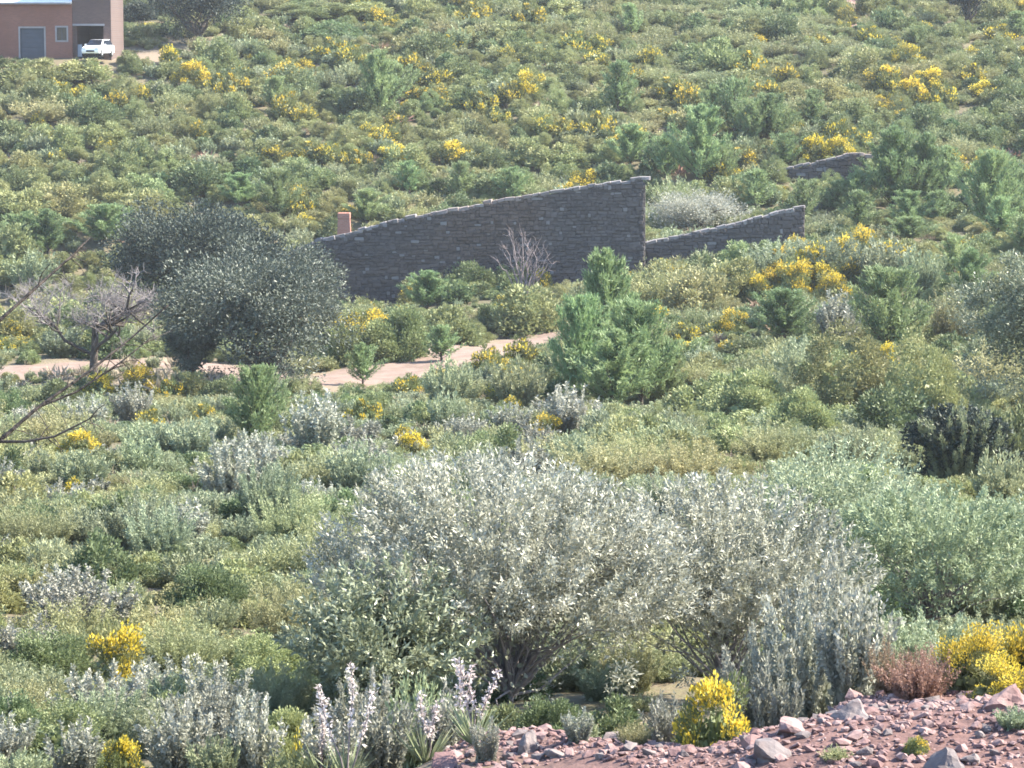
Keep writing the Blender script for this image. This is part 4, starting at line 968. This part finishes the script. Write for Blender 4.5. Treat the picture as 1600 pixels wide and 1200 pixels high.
# ---------------------------------------------------------------- placed pines, gorse and larger shrubs
PINES = [(950, 400, 610, 92), (905, 470, 632, 76), (1002, 478, 640, 92), (958, 520, 646, 112), (1040, 530, 632, 62), (975, 440, 600, 60), (400, 576, 702, 78), (1090, 170, 292, 78), (1112, 142, 215, 45), (1147, 130, 215, 45), (1207, 150, 222, 60), (965, 100, 182, 52), (985, 197, 262, 60),
         (592, 85, 187, 62), (622, 105, 165, 45), (435, 268, 345, 58), (375, 272, 325, 60), (573, 297, 352, 58), (75, 330, 402, 62), (165, 322, 385, 80), (40, 335, 395, 55), (667, 425, 487, 68), (567, 540, 602, 42), (690, 510, 565, 50),
         (1225, 455, 535, 85), (1395, 205, 335, 85), (1443, 215, 335, 62), (1340, 272, 335, 50), (1545, 242, 362, 75), (1590, 270, 352, 50), (1480, 232, 305, 45), (1180, 268, 332, 55), (1490, 370, 435, 48), (1390, 425, 562, 100), (1512, 392, 475, 60),
         (432, 122, 175, 50), (987, 8, 58, 36), (1270, 142, 195, 38), (1228, 212, 262, 40), (800, 265, 318, 50), (1432, 42, 72, 32), (1590, 20, 62, 45), (720, 255, 312, 42), (1420, 300, 362, 60), (1040, 215, 285, 45), (1175, 160, 225, 40),
         (1310, 285, 335, 45), (1420, 340, 380, 60), (1340, 300, 360, 50), (1560, 310, 372, 50), (1255, 285, 345, 40), (640, 255, 305, 40), (1130, 230, 285, 45), (1380, 230, 300, 60), (1600, 340, 405, 50), (1465, 300, 350, 46)]
for px, top, base, wpx in PINES:
    g, wd, ht = spec(px, top, base, wpx)
    place('pine', g, wd * 1.1, ht * 1.04, label='broad bright green young pine in the middle, tallest of all' if (px, top) == (950, 400) else None, tilt=.03)
GORSE = [(125, 695, 70), (235, 655, 48), (320, 650, 40), (570, 650, 55), (640, 605, 55), (775, 620, 42), (800, 635, 36), (860, 672, 62), (630, 682, 40), (160, 608, 60), (215, 605, 70), (265, 615, 45), (1070, 525, 50), (1150, 505, 60), (1120, 515, 40), (1225, 412, 70), (1265, 428, 80), (1310, 408, 70),
         (1345, 395, 70), (1240, 448, 80), (1290, 440, 70), (1385, 410, 60), (1205, 442, 60), (1180, 455, 60), (1330, 432, 70), (1362, 428, 60), (1405, 398, 55), (1250, 402, 60), (1300, 455, 60), (1220, 430, 60), (845, 440, 40), (790, 470, 32), (1380, 560, 60), (765, 566, 56), (815, 553, 56), (120, 765, 42), (640, 705, 60), (815, 795, 34), (892, 792, 44), (995, 795, 34), (1050, 778, 46), (895, 835, 34), (1440, 846, 40), (1195, 715, 26),
         (265, 90, 42), (300, 120, 60), (365, 140, 50), (345, 130, 45), (520, 80, 50), (550, 92, 55), (645, 108, 50), (680, 125, 55), (790, 92, 42), (740, 22, 55), (830, 30, 50), (755, 165, 48), (830, 140, 60), (800, 150, 45), (900, 72, 50), (930, 70, 40), (1015, 92, 42), (1050, 140, 55), (1075, 155, 50), (490, 237, 52), (430, 240, 45), (520, 243, 45), (560, 250, 45), (450, 170, 55), (475, 180, 45), (850, 195, 50), (880, 198, 45), (935, 200, 55), (1170, 105, 55), (1200, 142, 50), (1310, 212, 50), (1340, 222, 45), (1420, 90, 60), (1450, 130, 60), (1420, 150, 60), (1395, 135, 50), (1470, 155, 50), (1320, 25, 40), (1560, 55, 55), (1270, 240, 60), (1310, 238, 60), (1160, 250, 50), (1130, 270, 50), (165, 230, 32), (60, 192, 30), (465, 320, 55), (20, 520, 36), (5, 540, 40), (700, 70, 45), (590, 30, 40), (1230, 120, 45), (1520, 120, 45), (1360, 60, 40), (220, 150, 40), (180, 160, 40), (90, 250, 34), (310, 210, 40), (620, 190, 40), (1490, 250, 40), (1110, 470, 40)]
for px, py, wpx in GORSE:
    g = G(px, py + wpx * .28); wd = wpx * g[1] / F * 1.08
    place('gorse', g, wd, wd * random.uniform(.62, .85), var=1 if wpx > 44 else None)
BIG = [(140, 582, 618, 60, 'kermes'), (300, 580, 622, 80, 'mastic'), (350, 584, 626, 75, 'kermes'), (255, 588, 622, 60, 'straw'), (205, 590, 618, 55, 'straw'), (330, 585, 612, 60, 'straw'), (430, 590, 630, 60, 'rosemary'), (390, 592, 622, 60, 'kermes'), (620, 462, 562, 150, 'mastic'), (700, 470, 536, 120, 'mastic'), (540, 500, 570, 80, 'mastic'), (820, 445, 520, 140, 'mastic'), (770, 475, 520, 70, 'kermes'), (1085, 425, 492, 130, 'mastic'), (1150, 395, 470, 120, 'mastic'), (1300, 364, 450, 150, 'rosemary'), (1220, 372, 440, 150, 'rosemary'), (1380, 372, 450, 140, 'rosemary'), (1440, 385, 465, 90, 'rosemary'),
       (1180, 565, 665, 190, 'mastic'), (1330, 545, 660, 180, 'mastic'), (1450, 560, 680, 150, 'mastic'), (1090, 590, 655, 130, 'mastic'), (1260, 590, 690, 150, 'mastic'), (1400, 610, 690, 140, 'kermes'), (1500, 635, 762, 170, 'rosemary'), (1570, 620, 740, 140, 'kermes'), (1310, 480, 540, 90, 'sage'), (1400, 460, 545, 120, 'broom'), (1490, 440, 545, 100, 'broom'),
       (30, 290, 345, 130, 'mastic'), (100, 285, 335, 110, 'mastic'), (20, 350, 420, 110, 'mastic'), (200, 375, 425, 100, 'mastic'), (50, 390, 460, 110, 'rosemary'), (480, 8, 28, 150, 'mastic'), (560, 0, 28, 130, 'mastic'), (880, 0, 30, 110, 'mastic'), (670, 45, 100, 90, 'kermes'), (570, 130, 185, 100, 'kermes'), (520, 35, 60, 100, 'kermes'),
       (60, 90, 130, 120, 'mastic'), (130, 88, 125, 110, 'mastic'), (150, 150, 195, 90, 'kermes'), (70, 150, 190, 120, 'broom'), (870, 220, 262, 110, 'mastic'), (1030, 220, 268, 60, 'kermes'), (760, 225, 270, 90, 'kermes'), (640, 225, 275, 90, 'mastic'), (360, 690, 790, 150, 'sage'), (490, 640, 715, 120, 'sage'), (560, 690, 785, 140, 'rosemary'), (700, 610, 680, 90, 'rosemary'), (420, 720, 830, 150, 'rosemary'), (250, 790, 880, 170, 'rosemary'), (130, 700, 770, 120, 'rosemary'),
       (460, 750, 860, 170, 'broom'), (520, 790, 920, 180, 'broom'), (330, 850, 960, 170, 'kermes'), (450, 890, 1010, 170, 'broom'), (150, 840, 930, 130, 'kermes'), (60, 780, 860, 150, 'broom'), (950, 680, 760, 200, 'broom'), (1080, 680, 760, 180, 'broom'), (900, 730, 800, 150, 'rosemary'), (1030, 735, 810, 150, 'rosemary'), (80, 960, 1060, 170, 'kermes'), (290, 950, 1060, 170, 'broom'),
       (1200, 650, 730, 160, 'broom'), (1330, 660, 745, 150, 'rosemary'), (10, 600, 660, 70, 'kermes'), (90, 590, 640, 90, 'kermes'), (1560, 700, 800, 120, 'rosemary'), (700, 560, 640, 110, 'rosemary'), (810, 560, 640, 120, 'rosemary'), (300, 650, 720, 110, 'rosemary'), (220, 680, 750, 110, 'rosemary')]
for px, top, base, wpx, kd in BIG:
    g, wd, ht = spec(px, top, base, wpx); place(kd, g, wd, ht, desc='large ' + DESC[kd][1])

# ---------------------------------------------------------------- the scrub that covers the slopes
occ = np.array(OCC)
# low growth in front of the open places (track, wall feet, house front, trunk foot), as seen on the slope
LOWS = [([(-20, 602), (110, 600), (112, 575), (438, 580), (440, 622), (520, 612), (600, 602), (690, 575), (760, 556), (880, 530)], 112), ([(470, 470), (560, 462), (620, 474), (700, 478), (780, 474), (870, 446), (1006, 418)], 160), ([(1006, 412), (1100, 388), (1200, 366), (1260, 362)], 160), ([(1195, 292), (1350, 266)], 193),
        ([(-20, 92), (60, 90), (100, 82), (140, 77), (185, 76), (300, 78)], 226)]
KP = np.array([k_ for k_ in KEEP if k_[3] > 27])
def limit_h(px, py, x, y, z, wd, ht):
    hw = wd * F / y * .5
    hit = (np.abs(KP[:, 0] - px) < KP[:, 1] + hw * .8) & (KP[:, 3] > y + .1) & (KP[:, 3] < y + 45)
    if hit.any():
        row = KP[hit, 2].max(); ht = min(ht, P(px, row, y)[2] - z) if P(px, row, y)[2] - z > .12 else ht * .35
    for pl, dm in LOWS:
        if y < dm + 30 and pl[0][0] - 6 < px < pl[-1][0] + 6:
            g_ = G(px, float(np.interp(px, [p[0] for p in pl], [p[1] for p in pl])))
            if y < g_[1] - .2:
                top = P(px, float(np.interp(px, [p[0] for p in pl], [p[1] for p in pl])), y)[2] - z
                ht = min(ht, top)
    return ht
def vnoise(x, y, s, seed):
    r = np.random.default_rng(seed); out = 0
    for _ in range(5):
        a = r.uniform(0, 6.28); f = s * r.uniform(.7, 1.5); out = out + np.sin((x * math.cos(a) + y * math.sin(a)) * f + r.uniform(0, 6.28))
    return out / 5
pts = []; cell = {}
def ok_far(x, y, s):
    q = 4.0; i, j = int(x // q), int(y // q)
    for a_ in (-1, 0, 1):
        for b_ in (-1, 0, 1):
            for (X_, Y_, S_) in cell.get((i + a_, j + b_), ()):
                if (X_ - x) ** 2 + (Y_ - y) ** 2 < (0.5 * (s + S_)) ** 2: return False
    cell.setdefault((i, j), []).append((x, y, s)); return True
N = 60000
yy = np.sqrt(rng.uniform(26.5 ** 2, 335 ** 2, N)); xx = rng.uniform(-1, 1, N) * (0.195 * yy + 3)
yy = np.concatenate([yy, rng.uniform(26.5, 75, 5000)]); n5 = 5000; xx = np.concatenate([xx, rng.uniform(-1, 1, n5) * (0.195 * yy[-n5:] + 2)])
zz = H(xx, yy); pd = np.minimum(polydist(xx, yy, PATH), polydist(xx, yy, TRAIL))
sp = np.interp(yy, [26, 50, 110, 200, 330], [.62, .85, 1.15, 1.35, 1.7]) * np.clip(np.exp(rng.normal(0, .38, len(yy))), .55, 2.3)
yard = np.exp(-((xx + 29.5) / 4.0) ** 2 - ((yy - 231) / 5) ** 2)
gd = G(220, 588); dryz = np.exp(-((xx - gd[0]) / 4.2) ** 2 - ((yy - gd[1]) / 6) ** 2)
n1, n2, n3 = vnoise(xx, yy, .10, 1), vnoise(xx, yy, .22, 2), vnoise(xx, yy, .07, 3)
U = rng.uniform(size=len(xx))
SC = []
for i in range(len(xx)):
    x, y, s = xx[i], yy[i], sp[i]
    if pd[i] < s * .35 or yard[i] > .45: continue
    dd = np.hypot(occ[:, 0] - x, occ[:, 1] - y) - occ[:, 2]
    if dd.min() < -0.02: continue
    if y < 30.5 and x > -2.1: continue
    if not ok_far(x, y, s): continue
    px, py = proj((x, y, zz[i]))
    u = U[i]
    if dryz[i] > .35: kd = 'straw' if u < .8 else 'rosemary'
    elif y < 115:
        kd = 'rosemary' if u < .36 + .25 * n1[i] else 'broom' if u < .70 else 'mastic' if u < .84 else 'kermes' if u < .93 else 'sage'
        if px > 900 and y > 60 and u > .3: kd = 'mastic' if u < .75 else 'broom'
    elif px > 980 and py < 210: kd = 'broom' if u < .60 + .2 * n1[i] else 'mastic' if u < .88 else 'gorse' if u < .93 else 'kermes'
    else:
        kd = 'mastic' if u < .46 + .2 * n1[i] else 'kermes' if u < .62 + .15 * n1[i] else 'broom' if u < .78 else 'rosemary' if u < .885 else 'gorse'
        if kd == 'gorse' and n2[i] < -.1: kd = 'broom'
        if u > .985: kd = 'rust'
    if px < 420 and py > 240 and py < 460 and kd in ('broom', 'gorse'): kd = 'mastic'
    wd = s * random.uniform(1.45, 2.15); ht = wd * random.uniform(.42, .66)
    if kd in ('straw', 'rust'): wd *= .7; ht = .55
    if kd == 'broom' and px > 980 and py < 210: ht *= .7
    h2 = limit_h(px, py, x, y, zz[i], wd, ht) if -30 < px < 1640 else ht
    if h2 < ht:
        if h2 < .15: continue
        wd *= max(.55, h2 / ht); ht = h2
    SC.append((kd, x, y, zz[i], wd, ht, px, py))
big_ = np.array([(q[1], q[2], q[4] * .36) for q in SC])
nf = 15000
fy = np.sqrt(rng.uniform(27 ** 2, 300 ** 2, nf)); fx = rng.uniform(-1, 1, nf) * (0.185 * fy + 1); fz = H(fx, fy); fp = np.minimum(polydist(fx, fy, PATH), polydist(fx, fy, TRAIL))
for i in range(nf):
    x, y = fx[i], fy[i]
    if fp[i] < random.uniform(-.5, .4) or math.exp(-((x + 29.5) / 4.0) ** 2 - ((y - 231) / 5) ** 2) > .4: continue
    if (np.hypot(occ[:, 0] - x, occ[:, 1] - y) - occ[:, 2] * .8).min() < 0 or (np.hypot(big_[:, 0] - x, big_[:, 1] - y) - big_[:, 2]).min() < 0: continue
    px, py = proj((x, y, fz[i])); u = random.random()
    kd = 'broom' if u < .45 else 'rosemary' if u < .65 else 'mastic' if u < .85 else 'straw'
    wd = random.uniform(.35, .75) * (.7 if y < 60 else 1.0); SC.append((kd, x, y, fz[i], wd, wd * random.uniform(.45, .7), px, py))
byk = {}
for q in SC: byk.setdefault(q[0], []).append(q)
have = dict(COUNT)
LIMIT = {'mastic': 240, 'kermes': 240, 'rosemary': 240, 'broom': 240, 'gorse': 190, 'sage': 120, 'straw': 120, 'rust': 80}
def stuff(kind, items, label, cat):
    """all further plants of one kind, too many to count: one object"""
    hosts = []
    for lod in LODS:
        for pr in PROTO[(kind, lod)]:
            hosts.append((lod, pr))
    # mesh sources are the foliage meshes of plants that stand in the scene
    src = {}
    for o in list(col.objects):
        if o.type == 'MESH' and o.data not in src.values() and any(o.data == pr['main'] for _, pr in hosts): src.setdefault(o.data.name, o)
    flo = {}
    for o in list(col.objects):
        if o.type == 'MESH' and o.parent and o.data.name not in flo and any(o.data == pr.get('flowers') for _, pr in hosts): flo[o.data.name] = o
    use = [(lod, pr, src.get(pr['main'].name)) for lod, pr in hosts if pr['main'].name in src]
    V, rot, scl, idx = [], [], [], []
    for (kd, x, y, z, wd, ht, px, py) in items:
        wpx = wd * F / y; lod = 'far' if wpx < 62 else 'mid' if wpx < 150 else 'near'
        ch = [i for i, u_ in enumerate(use) if u_[0] == lod] or list(range(len(use)))
        V.append((x, y, z - .03)); rot.append((0, 0, random.uniform(0, 6.28))); scl.append((wd, wd, ht / .66)); idx.append(random.choice(ch))
    me = bpy.data.meshes.new(kind + '_cover'); me.from_pydata(V, [], [])
    for nm, tp, data, key in (('rot', 'FLOAT_VECTOR', rot, 'vector'), ('scl', 'FLOAT_VECTOR', scl, 'vector'), ('pick', 'INT', idx, 'value')):
        at = me.attributes.new(nm, tp, 'POINT'); at.data.foreach_set(key, np.array(data, np.float32 if tp != 'INT' else np.int32).ravel())
    o = mk(DESC[kind][0] + '_cover', me); tag(o, label, cat, kind='stuff')
    ng = bpy.data.node_groups.new(kind + '_cover', 'GeometryNodeTree')
    ng.interface.new_socket('Geometry', in_out='INPUT', socket_type='NodeSocketGeometry'); ng.interface.new_socket('Geometry', in_out='OUTPUT', socket_type='NodeSocketGeometry')
    nd, lk = ng.nodes, ng.links
    gi, go = nd.new('NodeGroupInput'), nd.new('NodeGroupOutput'); jn = nd.new('GeometryNodeJoinGeometry')
    def attr(nm, tp):
        n = nd.new('GeometryNodeInputNamedAttribute'); n.data_type = tp; n.inputs['Name'].default_value = nm; return n.outputs[0]
    outs = nd.new('GeometryNodeJoinGeometry')
    for i, (lod, pr, so) in enumerate(use):
        sel = nd.new('FunctionNodeCompare'); sel.data_type = 'INT'; sel.operation = 'EQUAL'; lk.new(attr('pick', 'INT'), sel.inputs[2]); sel.inputs[3].default_value = i
        parts_ = [so] + ([flo[pr['flowers'].name]] if 'flowers' in pr and pr['flowers'].name in flo else [])
        jj = nd.new('GeometryNodeJoinGeometry')
        for s_ in parts_:
            oi = nd.new('GeometryNodeObjectInfo'); oi.transform_space = 'ORIGINAL'; oi.inputs['Object'].default_value = s_; lk.new(oi.outputs['Geometry'], jj.inputs[0])
        ip = nd.new('GeometryNodeInstanceOnPoints'); lk.new(gi.outputs[0], ip.inputs['Points']); lk.new(sel.outputs[0], ip.inputs['Selection']); lk.new(jj.outputs[0], ip.inputs['Instance'])
        lk.new(attr('rot', 'FLOAT_VECTOR'), ip.inputs['Rotation']); lk.new(attr('scl', 'FLOAT_VECTOR'), ip.inputs['Scale']); lk.new(ip.outputs[0], outs.inputs[0])
    lk.new(outs.outputs[0], go.inputs[0])
    md = o.modifiers.new('scatter', 'NODES'); md.node_group = ng
    return o
inframe = lambda q: -15 < q[6] < 1615 and -25 < q[7] < 1215
REST = {}
for kd, qs in byk.items():
    vis = sorted([q for q in qs if inframe(q)], key=lambda q: -q[4] / q[2])
    one = vis[:max(0, LIMIT[kd])]; ids = {id(q) for q in one}
    for q in one: place(kd, (q[1], q[2], q[3]), q[4], q[5])
    REST[kd] = [q for q in qs if id(q) not in ids]
for kd, rest in REST.items():
    if rest: stuff(kd, rest, 'scattered smaller ' + DESC[kd][1].replace('shrub', 'shrubs').replace('bush', 'bushes') + ' filling the slopes between', 'undergrowth')

# ---------------------------------------------------------------- air
m, nd, lk = new_mat('haze'); pv = nd.new('ShaderNodeVolumePrincipled'); pv.inputs['Density'].default_value = HAZE; pv.inputs['Color'].default_value = (0.86, 0.90, 0.96, 1); pv.inputs['Anisotropy'].default_value = 0.0
o = nd.new('ShaderNodeOutputMaterial'); lk.new(pv.outputs[0], o.inputs['Volume'])
tag(mk('haze', bm_mesh('haze', lambda bm: box(bm, -1400, 1400, -320, 920, -25, 110), m)), kind='stuff')

flush_labels()
print('placed', {k_: len(v_) for k_, v_ in byk.items()}, COUNT)
